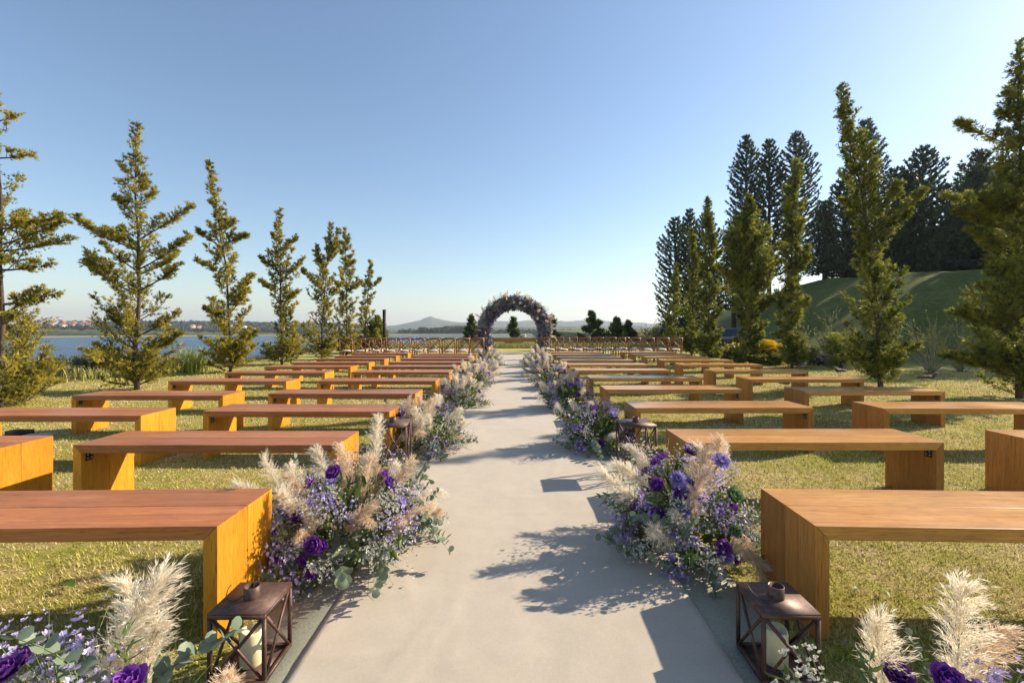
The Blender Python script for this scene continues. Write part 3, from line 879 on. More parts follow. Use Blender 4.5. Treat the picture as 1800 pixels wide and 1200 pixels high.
def arrangement(cx, cy, rx, ry, h, lab, n_pl=11, n_pu=9, n_vi=7, n_la=11, n_wh=5, n_eu=8, n_le=9, tan=.5, seed=0, extra=None, plume_scale=.86):
    random.seed(seed * 31 + 5); r = np.random.default_rng(seed + 100)
    t = thing('flower_arrangement', lab, 'flowers', (cx, cy, .012), 0, 'purple and pampas flower mounds along the carpet')
    # inner foliage mass
    mb = MB(); n = 420
    u = r.normal(size=(n, 3)); u[:, 2] = np.abs(u[:, 2]); u /= np.linalg.norm(u, axis=1, keepdims=True)
    rr = (.35 + .55 * r.random(n)) ** .8
    P = u * rr[:, None] * np.array([rx * .80, ry * .85, h * .66]); P[:, 2] += .015
    D = u + r.normal(size=(n, 3)) * .5 + np.array([0, 0, .2])
    lv, lf = long_leaf(); lv = np.stack([lv[:, 0], lv[:, 2], lv[:, 1]], 1)
    scatter(mb, lv, lf, P, D, .07 + .05 * r.random(n), tint=r.random(n) * .7)
    mb.obj('foliage', M['leaf'], t, kind='stuff')
    def surf(k, lo=0.0, hi=1.0, f=1.0, side=None):
        out = []
        for i in range(k):
            el = math.asin(lo + (hi - lo) * ((i + r.random()) / max(k, 1))); az = r.random() * 6.283 if side is None else side + r.normal() * .9
            d = Vector((math.cos(az) * math.cos(el), math.sin(az) * math.cos(el), math.sin(el)))
            p = Vector((d.x * rx, d.y * ry, d.z * h * .72 + .02)) * f
            nd = Vector((d.x / rx, d.y / ry, d.z / (h * .72))).normalized()
            out.append((p, nd))
        return out
    for i, (p, d) in enumerate(surf(n_pl, .12, .98, .38)):
        d2 = Vector((d.x, d.y * .55, max(d.z, .12) + .35)) + Vector((r.normal(), r.normal() * .5, 0)) * .22
        d2.normalize()
        me = PL[int(r.integers(3)) * 2 + (1 if r.random() < tan else 0)]
        link('pampas_plume', me, t, p, face_rot(d2), (h / .68) * (.85 + .35 * r.random()) * plume_scale)
    for p, d in surf(n_pu, .1, .95, .93): link('purple_flower', FL_P[int(r.integers(2))], t, p, face_rot(d + Vector((0, -.25, .1))), .72 + .45 * r.random())
    for p, d in surf(n_vi, .15, .98, .95): link('violet_flower', FL_V[int(r.integers(2))], t, p, face_rot(d + Vector((0, -.2, .1))), .75 + .45 * r.random())
    for p, d in surf(n_la, .05, .95, .72): link('lavender_spray', FIL[int(r.integers(3))], t, p, face_rot(d), .9 + .5 * r.random())
    for p, d in surf(n_wh, .05, .9, .68): link('silvery_spray', FILW[int(r.integers(2))], t, p, face_rot(d), .9 + .4 * r.random())
    for p, d in surf(n_eu, .0, .6, .62): link('eucalyptus_sprig', EU[int(r.integers(2))], t, p, face_rot(d - Vector((0, 0, .15 * r.random()))), .8 + .45 * r.random())
    for p, d in surf(n_le, .0, .8, .6): link('leafy_sprig', LE[int(r.integers(2))], t, p, face_rot(d), .85 + .5 * r.random())
    for p, d in surf(4, .1, .9, .4): link('grass_blades', BLD[int(r.integers(2))], t, p, face_rot(d + Vector((0, 0, .3))), .75 + .25 * r.random())
    for me, p, d, s in (extra or []): link(me.name.split('.')[0], me, t, p, face_rot(Vector(d)), s)
    return t
g = 'beside the carpet'
EX_L0 = [(PL[0], (-.09, .02, .27), (.42, 0, 1), 1.02), (PL[4], (-.04, .07, .20), (.30, .1, 1), .80), (PL[2], (.0, .10, .22), (.15, .1, 1), .80), (EU[0], (-.01, -.02, .37), (.12, 0, 1), 1.0), (EU[1], (.03, 0, .34), (.5, 0, .9), .95), (EU[0], (.26, .06, .14), (.7, .0, .7), .9), (FL_P[0], (-.17, -.03, .49), (-.1, -.6, 1), .85), (FL_P[1], (-.20, .03, .47), (-.3, -.4, 1), .8),
         (FIL[0], (-.10, .02, .36), (-.1, 0, 1), 1.3), (FIL[1], (-.18, .06, .30), (-.3, 0, 1), 1.3), (FIL[0], (.0, -.02, .36), (.1, -.1, 1), 1.1), (PL[1], (.15, .03, .26), (.75, .1, 1), .62), (PL[3], (.20, .08, .20), (.95, .2, 1), .6), (FL_P[1], (.10, -.04, .47), (.1, -.5, 1), .9), (LE[0], (.06, 0, .35), (.2, 0, 1), .8)]
arrangement(-.93, 1.02, .36, .34, .44, 'partly cut-off flower mound nearest the camera on the lake side of the carpet', 0, 4, 2, 3, 2, 4, 6, .25, 1, EX_L0)
EX_R0 = [(PL[0], (-.06, .06, .27), (-.40, 0, 1), .78), (PL[4], (.04, .03, .30), (-.06, 0, 1), .88), (PL[1], (.12, .10, .26), (.12, .1, 1), .66), (PL[3], (.22, .02, .24), (.2, 0, 1), .62), (FL_P[0], (-.05, -.03, .485), (-.1, -.6, 1), .85), (FL_P[1], (-.01, -.05, .46), (.1, -.7, 1), .8), (FL_P[0], (-.11, .02, .46), (-.3, -.4, 1), .8),
         (EU[0], (-.04, 0, .36), (.1, 0, 1), .55), (FIL[2], (.05, -.03, .40), (.1, -.2, 1), 1.0), (FIL[0], (.18, -.03, .34), (.2, -.1, 1), 1.2), (LE[1], (-.17, 0, .38), (-.4, 0, 1), .6)]
arrangement(.97, 1.00, .38, .34, .42, 'partly cut-off flower mound nearest the camera on the embankment side of the carpet', 0, 4, 3, 2, 2, 0, 5, .35, 2, EX_R0)
arrangement(-.92, 2.52, .39, .42, .66, 'large sunlit mound of pampas and purple flowers beside the lake-side front bench', 24, 17, 8, 26, 22, 17, 17, .45, 3,
            [(PL[0], (-.24, -.15, .22), (-.75, -.2, .9), .85), (PL[2], (-.28, .05, .2), (-.9, .1, .7), .8), (PL[1], (-.22, -.2, .12), (-1, -.3, .35), .75), (PL[3], (.2, -.1, .2), (1, -.2, .25), .7), (PL[4], (.05, .25, .3), (.1, .2, 1), .9), (FL_P[0], (-.02, -.38, .22), (-.1, -1, .5), 1.15), (FL_P[1], (.0, -.20, .50), (0, -.8, .8), 1.0), (EU[0], (.1, -.35, .1), (.35, -.8, -.05), 1.2), (EU[1], (.28, -.05, .22), (1, -.2, .1), 1.1)])
arrangement(.95, 2.62, .33, .40, .70, 'large backlit mound dense with purple and lavender flowers beside the orange front bench', 12, 20, 18, 30, 16, 14, 18, .35, 4,
            [(SUCC, (.17, -.28, .38), (.3, -1, .6), 1.1), (SUCC, (.14, -.36, .24), (.1, -1, .3), .8), (FL_V[0], (-.12, -.30, .47), (-.1, -1, .7), 1.4), (FL_V[1], (.12, -.26, .55), (.1, -.8, .9), 1.4), (FL_P[0], (.08, -.36, .15), (0, -1, .3), 1.15), (FL_P[0], (.02, -.12, .56), (0, -.5, 1), 1.1),
             (PL[1], (.16, -.30, .30), (.20, -.6, -.75), .75), (PL[3], (.12, -.31, .28), (.0, -.6, -.85), .7)])
arrangement(-.95, 4.72, .42, .45, .62, 'pale pampas-heavy mound behind the first tall lantern, lake side', 26, 8, 5, 14, 17, 9, 10, .35, 5)
arrangement(.86, 4.78, .36, .44, .62, 'green and purple mound behind the first tall lantern, embankment side', 8, 16, 12, 18, 6, 10, 16, .4, 6)
nm_l = {2: 'third', 3: 'fourth', 4: 'fifth', 5: 'sixth'}
for i, y in enumerate((7.15, 9.6, 12.0, 14.9)):
    arrangement((-.90, -.87, -.90, -.84)[i], y, .44, .42, (.66, .68, .68, .80)[i], f'pale pampas mound, {ORD[i + 3]} from the near end on the lake side of the carpet', 20, 8, 5, 12, 17, 7, 8, .2, 10 + i)
for i, y in enumerate((7.1, 9.5, 12.0, 15.0)):
    arrangement((.83, .79, .72, .74)[i], y, .40, .44, (.66, .68, .70, .82)[i], f'purple and cream mound, {ORD[i + 3]} from the near end on the embankment side of the carpet', 13 + 2 * i, 10, 8, 14, 15, 7, 9, .2, 20 + i)

# ------------------------------------------------------------------ flower arch and altar table
def arch():
    random.seed(99); r = np.random.default_rng(99)
    AX, AY, AR, AZ = 0.02, 23.2, 1.56, 1.02
    t = thing('flower_arch', 'round arch of purple flowers and pampas at the end of the carpet', 'arch', (AX, AY, 0))
    a0 = math.radians(-38); ang = np.linspace(a0, math.pi - a0, 40)
    pt = lambda a: np.stack([AR * np.cos(a), np.zeros_like(a), np.maximum(AZ + AR * np.sin(a), 0)], -1)
    mb = MB(); mb.add(*tube_arr(pt(ang), .03, 6)); mb.obj('frame', M['iron_black'], t)
    n = 9500; a = a0 + (math.pi - 2 * a0) * r.random(n); c = pt(a)
    u = r.normal(size=(n, 3)); u /= np.linalg.norm(u, axis=1, keepdims=True)
    lump = .8 + .5 * fbm(a * 6, u[:, 1] * 2, 1.0, 71)
    foot = .52 + .48 * np.clip(c[:, 2] / .9, 0, 1)
    P = c + u * (.33 * foot * lump * r.random(n) ** .45)[:, None]; P[:, 2] = np.maximum(P[:, 2], .02)
    tv, tf = blade_cluster(4, 1, .28, .8, 5)
    scatter(mb2 := MB(), tv, tf, P, u + r.normal(size=(n, 3)) * .35, .11 + .09 * r.random(n), tint=np.clip(r.random(n) ** 1.5, 0, 1))
    mb2.obj('foliage', M['archmix'], t, kind='stuff')
    def place(name, meshes, k, s, rad, up=0.0):
        for i in range(k):
            aa = a0 + (math.pi - 2 * a0) * (i + r.random()) / k; c = pt(np.array([aa]))[0]
            d = r.normal(size=3); d[1] = -abs(d[1]) if r.random() < .7 else d[1]; d /= np.linalg.norm(d); d += np.array([math.cos(aa), 0, math.sin(aa)]) * up; d /= np.linalg.norm(d)
            link(name, meshes[int(r.integers(len(meshes)))], t, c + d * rad * (.45 + .55 * min(1, c[2] / .9)), face_rot(Vector(d)), s * (.8 + .5 * r.random()))
    place('pampas_plume', PL, 90, .85, .18, .8)
    place('purple_flower', FL_P, 60, 1.5, .34)
    place('violet_flower', FL_V, 50, 1.5, .34)
    place('silvery_spray', FILW, 70, 1.5, .20, .3)
    place('lavender_spray', FIL, 70, 1.4, .22)
    place('leafy_sprig', LE, 40, 1.0, .12)
arch()
def altar():
    t = thing('altar_table', 'long light wooden altar table under the flower arch', 'table', (0.0, 24.0, 0))
    link('table_top', prism('table_top', [(-1.2, .79), (1.2, .79), (1.2, .745), (-1.2, .745)], .55, M['altar_wood']), t)
    link('apron', prism('apron', [(-1.17, .744), (1.17, .744), (1.17, .57), (-1.17, .57)], .03, M['altar_wood']), t, loc=(0, .03, 0))
    lg = prism('leg', [(-.04, 0), (.04, 0), (.04, .744), (-.04, .744)], .45, M['altar_wood'])
    for s in (-1, 1): link('leg', lg, t, loc=(s * 1.12, .065, 0))
    v = thing('vase', 'small white vase on the altar table near its embankment end', 'vase', (.58, 24.28, .791))
    mb = MB(); mb.add(*lathe_arr([(.0001, 0), (.045, 0), (.06, .06), (.045, .14), (.035, .2), (.042, .22), (.03, .2), (.0001, .05)], 14)); mb.obj('body', M['white'], v, smooth=True)
altar()

# ------------------------------------------------------------------ trees
def limb_curve(p0, az, el0, L, curl, k=6, r=None):
    """curved limb starting at el0 (radians) that turns upward by curl"""
    pts = [np.array(p0, float)]; el = el0
    for i in range(k - 1):
        a = az + (r.normal() * .10 if r is not None else 0)
        d = np.array([math.cos(a) * math.cos(el), math.sin(a) * math.cos(el), math.sin(el)])
        pts.append(pts[-1] + d * L / (k - 1)); el += curl / (k - 1)
    return np.array(pts)
def poly_at(pts, t):
    t = np.clip(t, 0, 1) * (len(pts) - 1); i = np.minimum(t.astype(int), len(pts) - 2); f = (t - i)[:, None]
    return pts[i] * (1 - f) + pts[i + 1] * f, pts[i + 1] - pts[i]

def cypress(lab, x, y, H, prof, top_dx=0, top_dy=0, limbs=(), n_limb=80, mat='cyp_l', seed=0, leaf=.085, dens=1.0, t0=.02, group='cypress trees along the lawn', tops=(), r0=.042, mix_tint=.5):
    r = np.random.default_rng(seed + 500); z0 = float(height(x, y))
    t = thing('cypress_tree', lab, 'tree', (x, y, z0), 0, group)
    k = 16; tt = np.linspace(0, 1, k); wob = np.cumsum(r.normal(size=(k, 2)) * .018, axis=0)
    tr = np.stack([top_dx * tt ** 1.8 + wob[:, 0], top_dy * tt ** 1.8 + wob[:, 1], H * tt], 1); tr[0, :2] = 0; tr[0, 2] = -.05
    wood_mb = MB(); wood_mb.add(*tube_arr(tr, r0 * (1 - tt * .9), 7))
    crown = MB()
    pt = np.array([p_[0] for p_ in prof]); pr = np.array([p_[1] for p_ in prof])
    L = []
    for i in range(n_limb):
        t_ = t0 + (1 - t0) * ((i + r.random()) / n_limb); ln = np.interp(t_, pt, pr) * (.45 + .75 * r.random())
        L.append((t_, r.random() * 2 * np.pi, max(.10, ln), (.05 if t_ < .15 else .25) + .35 * r.random() + .35 * t_, .5 + .5 * r.random(), False))
    for i in range(26):
        L.append((.012 + .11 * r.random(), r.random() * 2 * np.pi, pr[0] * (.7 + .6 * r.random()) + .15, .1 + .5 * r.random(), .5, False))
    for q in limbs: L.append((q[0], math.radians(q[1]) + 0 * r.normal(), q[2], math.radians(q[3]), .25, True))
    for q in tops:  # extra leaders: (t, dx, dz)
        L.append((q[0], 0 if q[1] > 0 else math.pi, math.hypot(q[1], q[2]), math.atan2(q[2], abs(q[1])), .15, True))
    Ps, Ds, Ts = [], [], []
    def foliate(pts, ln, base_tint, s0, thick):
        nsh = max(3, int(ln * 21 * dens)); s = s0 + (1 - s0) * r.random(nsh); s[-1] = 1; s[-2] = .96
        p, d = poly_at(pts, s); d = d / np.linalg.norm(d, axis=1, keepdims=True)
        rv = r.normal(size=(nsh, 3)); rv /= np.linalg.norm(rv, axis=1, keepdims=True); rv[:, 2] = rv[:, 2] * .6 + .12
        sd = d * .75 + rv; sd /= np.linalg.norm(sd, axis=1, keepdims=True)
        sl = thick * (1.15 - .65 * s) * (.5 + .8 * r.random(nsh))
        bt = np.clip(base_tint + .22 * r.normal(size=nsh), 0, 1)
        m = 5
        for j in range(m):
            f = (j + .4 + .5 * r.random(nsh)) / m
            Ps.append(p + sd * (sl * f)[:, None] + r.normal(size=(nsh, 3)) * .010); Ds.append(sd + r.normal(size=(nsh, 3)) * .32 + np.array([0, 0, .15])); Ts.append(np.clip(bt + .12 * r.normal(size=nsh) + .12 * (f - .5), 0, 1))
    for (t_, az, ln, el, curl, big) in L:
        i = t_ * (k - 1); i0 = min(int(i), k - 2); p0 = tr[i0] * (1 - (i - i0)) + tr[i0 + 1] * (i - i0)
        pts = limb_curve(p0, az, el, ln, curl, 7 if big else 5, r)
        rr_ = (.020 if big else .006 + .007 * ln) * (1.2 - .6 * t_)
        wood_mb.add(*tube_arr(pts, np.linspace(rr_, .003, len(pts)), 4 if big else 3))
        foliate(pts, ln * (1.6 if big else 1), np.clip(mix_tint + .25 * r.normal(), .05, .95), .34 if big else .12, .14 + .05 * r.random() if big else .12 + .13 * ln)
        if big:
            for j in range(int(ln * 9)):
                s = .2 + .75 * r.random(); q, dd = poly_at(pts, np.array([s]))
                a2 = az + (1 if r.random() < .5 else -1) * (.5 + .6 * r.random()); l2 = ln * (.42 * (1.15 - s)) * (.6 + .6 * r.random())
                sp = limb_curve(q[0], a2, .25 + .4 * r.random(), l2, .5, 4, r); wood_mb.add(*tube_arr(sp, np.linspace(.006, .002, 4), 3))
                foliate(sp, l2, mix_tint, .25, .10)
    foliate(tr[-5:], H * .2, mix_tint, 0.0, .10)
    P = np.concatenate(Ps); D = np.concatenate(Ds); T = np.concatenate(Ts)
    tv, tf = tri_cluster(4, .26, .75, seed)
    scatter(crown, tv, tf, P, D, leaf * (.7 + .6 * r.random(len(P))), tint=T)
    wood_mb.obj('trunk', M['bark'], t, smooth=True)
    crown.obj('crown', M[mat], t)
    return t

px = lambda u, z: (u - 904) * z / 800.0
G1 = 'cypress trees between lawn and lake'
cypress('tall sparse cypress cut by the picture edge, with level outspread boughs over the lake', px(2, 7.2), 7.2, 4.95, [(0, .45), (.25, .55), (.5, .75), (.75, .3), (1, .08)], .03, 0,
        [(.90, 5, .30, 20), (.79, 0, .50, 2), (.77, 170, .5, 10), (.57, 8, .85, 12), (.57, 30, .7, 14), (.55, -25, .75, 10), (.52, -5, 1.12, 13), (.50, 15, .95, 8), (.44, 5, .75, 2), (.45, -40, .7, 0), (.33, 20, .7, 10), (.30, -6, .85, 22), (.27, -30, .6, 5), (.52, 190, .9, 10), (.4, 170, .9, 10), (.62, -80, .6, 15), (.35, -95, .7, 5)],
        22, seed=1, leaf=.055, dens=1.25, group=G1, t0=.12)
cypress('low yellow-green spreading cypress with bare grey stems beside the cut-off tree', px(38, 7.6), 7.6, 1.42, [(0, .5), (.3, .8), (.6, .6), (1, .15)], .12, 0,
        [(.05, 10, .8, 50), (.05, 175, .9, 40), (.08, -60, .7, 50), (.1, 80, .7, 50), (.1, 150, .8, 65), (.12, 30, .8, 60), (.2, -20, .6, 50)], 34, seed=2, leaf=.05, dens=1.2, group=G1, t0=.22, mix_tint=.68)
cypress('broad cypress with long upswept boughs and a leafy skirt, second in the lakeside line', px(242, 9.3), 9.3, 5.35, [(0, .55), (.12, 1.0), (.26, .85), (.36, .42), (.6, .42), (.8, .28), (1, .08)], .04, 0,
        [(.53, 178, 1.5, 22), (.53, 165, 1.0, 24), (.38, 176, 1.42, 30), (.36, 200, 1.1, 30), (.57, 3, 1.25, 30), (.46, 2, 1.25, 28), (.38, 8, .95, 30), (.44, 60, .8, 30), (.45, 250, .8, 30), (.17, 172, .95, 45), (.12, 5, 1.0, 25), (.1, 175, .9, 20), (.2, 20, .9, 30), (.66, 185, .55, 40), (.7, 10, .5, 40), (.75, 90, .4, 40), (.8, 200, .4, 45)],
        100, seed=3, leaf=.062, dens=1.45, group=G1, r0=.05)
cypress('tall narrow cypress leaning towards the lake with a kinked top, third in the lakeside line', px(405, 13), 13, 5.95, [(0, .5), (.1, .85), (.25, .75), (.35, .5), (.5, .55), (.62, .6), (.74, .35), (.85, .25), (1, .06)], -.62, 0,
        [(.60, 178, .85, 30), (.66, 4, .55, 40), (.62, 3, .75, 12), (.36, 3, .95, 38), (.28, 5, .9, 48), (.47, 176, 1.0, 20), (.25, 178, .8, 20), (.08, -10, 1.0, 45), (.1, 10, .9, 35)], 95, seed=4, leaf=.075, dens=1.35, group=G1)
cypress('slim upright cypress with short spiky boughs, fourth in the lakeside line', px(495, 16), 16, 5.35, [(0, .55), (.1, .8), (.25, .7), (.4, .65), (.58, .75), (.72, .5), (.85, .3), (1, .06)], -.12, 0,
        [(.55, 3, 1.1, 40), (.60, 178, .9, 30), (.45, 175, .9, 30), (.4, 5, .8, 30), (.75, 3, .7, 35), (.8, 178, .4, 40)], 90, seed=5, leaf=.085, dens=1.2, group=G1)
cypress('fork-topped cypress with several leaders, fifth in the lakeside line', px(565, 18.5), 18.5, 5.5, [(0, .5), (.1, .8), (.3, .7), (.5, .75), (.65, .6), (.8, .35), (1, .08)], .35, 0,
        [(.5, 178, 1.3, 40), (.45, 3, 1.0, 35), (.7, 3, .8, 60)], 90, seed=6, leaf=.09, dens=1.2, group=G1, tops=[(.62, -.45, 1.2), (.70, .55, 1.4)])
cypress('thin cypress with its dark trunk showing, sixth in the lakeside line', px(608, 21), 21, 5.85, [(0, .4), (.1, .65), (.25, .6), (.45, .75), (.6, .7), (.75, .5), (.88, .3), (1, .06)], -.05, 0,
        [(.5, 3, .9, 30), (.52, 177, .9, 30), (.68, 4, .6, 40)], 80, seed=7, leaf=.10, dens=1.05, group=G1)
cypress('short cypress with a bare spiky top, last in the lakeside line', px(640, 24), 24, 4.8, [(0, .6), (.1, .8), (.3, .8), (.5, .55), (.7, .35), (.85, .3), (1, .05)], .1, 0,
        [(.68, 3, .9, 40), (.7, 177, .6, 35)], 70, seed=8, leaf=.11, dens=1.0, group=G1)
G2 = 'cypress trees between lawn and embankment'
cypress('massive cypress cut by the picture edge, with one long bare bough high up', px(1792, 8.2), 8.2, 6.35, [(0, .6), (.08, 1.0), (.25, 1.0), (.45, .95), (.55, .85), (.7, .42), (.85, .25), (1, .06)], .02, 0,
        [(.71, 176, 1.15, 22), (.52, 178, 1.35, 10), (.47, 175, 1.2, 14), (.40, 182, 1.1, 20), (.17, 178, 1.15, 25), (.08, 176, 1.3, 5), (.12, 200, 1.1, 0), (.2, 160, 1.1, 10), (.78, 178, .45, 30), (.84, 180, .3, 30), (.5, 215, 1.1, 15), (.3, 190, 1.0, 30)],
        190, 'cyp_r', seed=11, leaf=.060, dens=1.75, group=G2, t0=.06, r0=.06)
cypress('large dense cypress with a leaning shaggy top and a bough reaching to one side', px(1548, 9.8), 9.8, 6.35, [(0, .42), (.06, .74), (.2, .70), (.4, .52), (.55, .5), (.65, .55), (.8, .34), (.92, .24), (1, .10)], -.80, 0,
        [(.50, 4, 1.55, 36), (.55, 3, 1.2, 45), (.48, 8, 1.3, 30), (.58, 176, .6, 30), (.1, 3, .9, 10), (.08, 177, .9, 5), (.7, 178, .45, 60), (.8, 160, .45, 70), (.88, 170, .4, 70)],
        175, 'cyp_r', seed=12, leaf=.066, dens=1.6, group=G2, r0=.055)
cypress('columnar cypress with one side tuft pointing up, third on the embankment side', px(1392, 14.5), 14.5, 6.5, [(0, .18), (.1, .50), (.3, .6), (.5, .5), (.7, .5), (.85, .4), (1, .10)], .05, 0,
        [(.48, 3, .95, 48), (.44, 5, .8, 40)], 140, 'cyp_r', seed=13, leaf=.085, dens=1.5, group=G2)
cypress('wide bushy cypress, broadest of the middle ones on the embankment side', px(1318, 16), 16, 5.9, [(0, .15), (.12, .55), (.3, 1.0), (.55, 1.25), (.68, 1.1), (.8, .5), (.9, .25), (1, .08)], .15, 0,
        [(.3, 3, 1.2, 30), (.45, 178, 1.3, 30), (.5, 5, 1.3, 35)], 190, 'cyp_r', seed=14, leaf=.09, dens=1.5, group=G2)
cypress('tall slim cypress just beyond the wide bushy one', px(1246, 19), 19, 6.6, [(0, .35), (.1, .5), (.3, .6), (.6, .55), (.8, .4), (1, .08)], -.05, 0, [(.6, 3, .7, 40)], 130, 'cyp_r', seed=15, leaf=.10, dens=1.4, group=G2)
cypress('slim cypress second from the chairs on the embankment side', px(1216, 21.5), 21.5, 5.9, [(0, .5), (.1, .55), (.3, .55), (.6, .5), (.8, .35), (1, .08)], .0, 0, [], 110, 'cyp_r', seed=16, leaf=.11, dens=1.3, group=G2)
cypress('short cypress standing closest to the chairs on the embankment side', px(1182, 24), 24, 4.6, [(0, .5), (.1, .6), (.4, .55), (.7, .45), (1, .08)], .25, 0, [], 90, 'cyp_r', seed=17, leaf=.11, dens=1.2, group=G2)

def column_pine(lab, x, y, top_z, w, tiers, seed, broad=False, group='dark tall pines on and behind the embankment', bare=.12):
    r = np.random.default_rng(seed + 900); z0 = float(height(x, y)); H = top_z - z0
    t = thing('column_pine' if not broad else 'dark_conifer', lab, 'tree', (x, y, z0), 0, group)
    wd = MB(); wd.add(*tube_arr([(0, 0, -.1), (0, 0, H * .5), (0, 0, H)], [.20, .13, .02], 7))
    Ps, Ds, Ts = [], [], []
    if not broad: tiers = int(H * (1 - bare) / .46)
    for i in range(tiers):
        t_ = bare + (1 - bare) * (i / tiers); zz = H * t_
        if broad: ln0 = w * (1 - t_) ** .75 * (.75 + .5 * r.random()) + .15
        else: ln0 = w * min(1, (1 - t_) * 3.4 + .12) * (1.15 + .16 * r.random()) * (1 if t_ > .25 else .8)
        nb = 8 if broad else 9; a0 = r.random() * 6.28
        for j in range(nb):
            if not broad and r.random() < .06: continue
            az = a0 + j * 2 * np.pi / nb + r.normal() * .12; ln = ln0 * (.85 + .25 * r.random())
            pts = limb_curve((0, 0, zz + r.normal() * .04), az, (-.12 if broad else -.12) + .45 * t_ * (not broad), ln, .25 if broad else .95, 6, r)
            wd.add(*tube_arr(pts, np.linspace(.03, .01, 6), 3))
            n = int(ln * (11 if broad else 20)) + 3; s = (.12 if broad else .2) + (.88 if broad else .8) * r.random(n); p, d = poly_at(pts, s); d /= np.linalg.norm(d, axis=1, keepdims=True)
            sp = .16 if broad else .035
            Ps.append(p + r.normal(size=(n, 3)) * np.array([sp, sp, sp * .5])); Ds.append(d * (1.0 if not broad else .6) + r.normal(size=(n, 3)) * .5 + np.array([0, 0, .35])); Ts.append(np.clip(.4 + .3 * r.normal(size=n), 0, 1))
    P = np.concatenate(Ps); D = np.concatenate(Ds); T = np.concatenate(Ts)
    tv, tf = tri_cluster(3, .52, .8, seed); cr = MB(); scatter(cr, tv, tf, P, D, (.19 if not broad else .22) * (.7 + .6 * r.random(len(P))), tint=T)
    wd.obj('trunk', M['darkbark'], t, smooth=True); cr.obj('crown', M['pine_far'], t)
def tz(v, z): return CAMH + (578 - v) * z / 800.0
cp = [  # photo u, top v, distance, half width, tiers
    (1312, 236, 42, 1.55, 50, 'dark column pine, one half of the tallest touching pair'), (1352, 243, 43, 1.5, 50, 'dark column pine, other half of the tallest pair, nearer the embankment crest'),
    (1400, 232, 42, 1.75, 52, 'tall tapering dark column pine beside the touching pair'),
    (1187, 380, 47, 1.9, 34, 'dark column pine with drooping boughs at the aisle end of the pine row'), (1212, 366, 48, 1.5, 34, 'dark column pine behind the slim cypresses'), (1240, 372, 50, 1.7, 32, 'dark column pine just behind the tallest slim cypress'),
    (1484, 303, 36, 1.15, 38, 'column pine behind the leaning cypress, left of its trunk'), (1520, 210, 37, 1.5, 46, 'column pine mostly hidden by the leaning cypress'),
    (1572, 292, 38, 1.25, 38, 'airy column pine right beside the leaning cypress'), (1622, 255, 35, 1.4, 44, 'pointed column pine standing free on the embankment crest'),
    (1664, 322, 37, 1.2, 34, 'small column pine between the two pointed ones on the crest'), (1722, 262, 34, 1.5, 42, 'airy pointed column pine beside the cut-off cypress'), (1775, 300, 36, 1.5, 40, 'column pine hidden behind the cut-off cypress')]
for i, (u, v, z, w, n, lab) in enumerate(cp): column_pine(lab, px(u, z), z, tz(v, z), w, n, i)
bc = [(1450, 352, 35, 2.0, 26, 'broad dark conifer at the open end of the embankment crest'), (1500, 400, 38, 2.2, 24, 'broad dark conifer behind the leaning cypress'), (1590, 395, 39, 2.3, 24, 'broad dark conifer under the airy column pine'),
      (1645, 400, 38, 2.2, 24, 'broad dark conifer under the pointed crest pine'), (1695, 320, 38, 1.9, 26, 'tall broad dark conifer near the cut-off cypress'), (1750, 380, 37, 2.2, 22, 'broad dark conifer beside the cut-off cypress'), (1290, 385, 36, 2.6, 26, 'rounded dark conifer behind the wide bushy cypress')]
for i, (u, v, z, w, n, lab) in enumerate(bc): column_pine(lab, px(u, z), z, tz(v, z), w, n, i + 40, True, 'broad dark conifers under the column pines', .1 if i < 6 else .2)

for i, (x_, y_, w_) in enumerate(((30, 15, 2.6), (33.5, 20, 2.8), (30.5, 24.5, 2.6), (35, 27, 2.8), (32.5, 31, 2.6), (29, 33.5, 2.3), (37, 33, 2.8), (27, 18.5, 2.2), (28, 22, 2.3), (32, 27.5, 2.5), (27.5, 13, 2.2), (31, 18, 2.5), (29.5, 29, 2.3))):  # extra off-frame conifers, added so their shadows fall on the slope
    column_pine(f'broad dark conifer added to shade the embankment, {ORD[i]} tree beyond the picture edge', x_, y_, 4.4 + 7.4 + .5 * (i % 3), w_ * 1.25, 26, i + 70, True, 'conifers added to shade the embankment slope', .06)
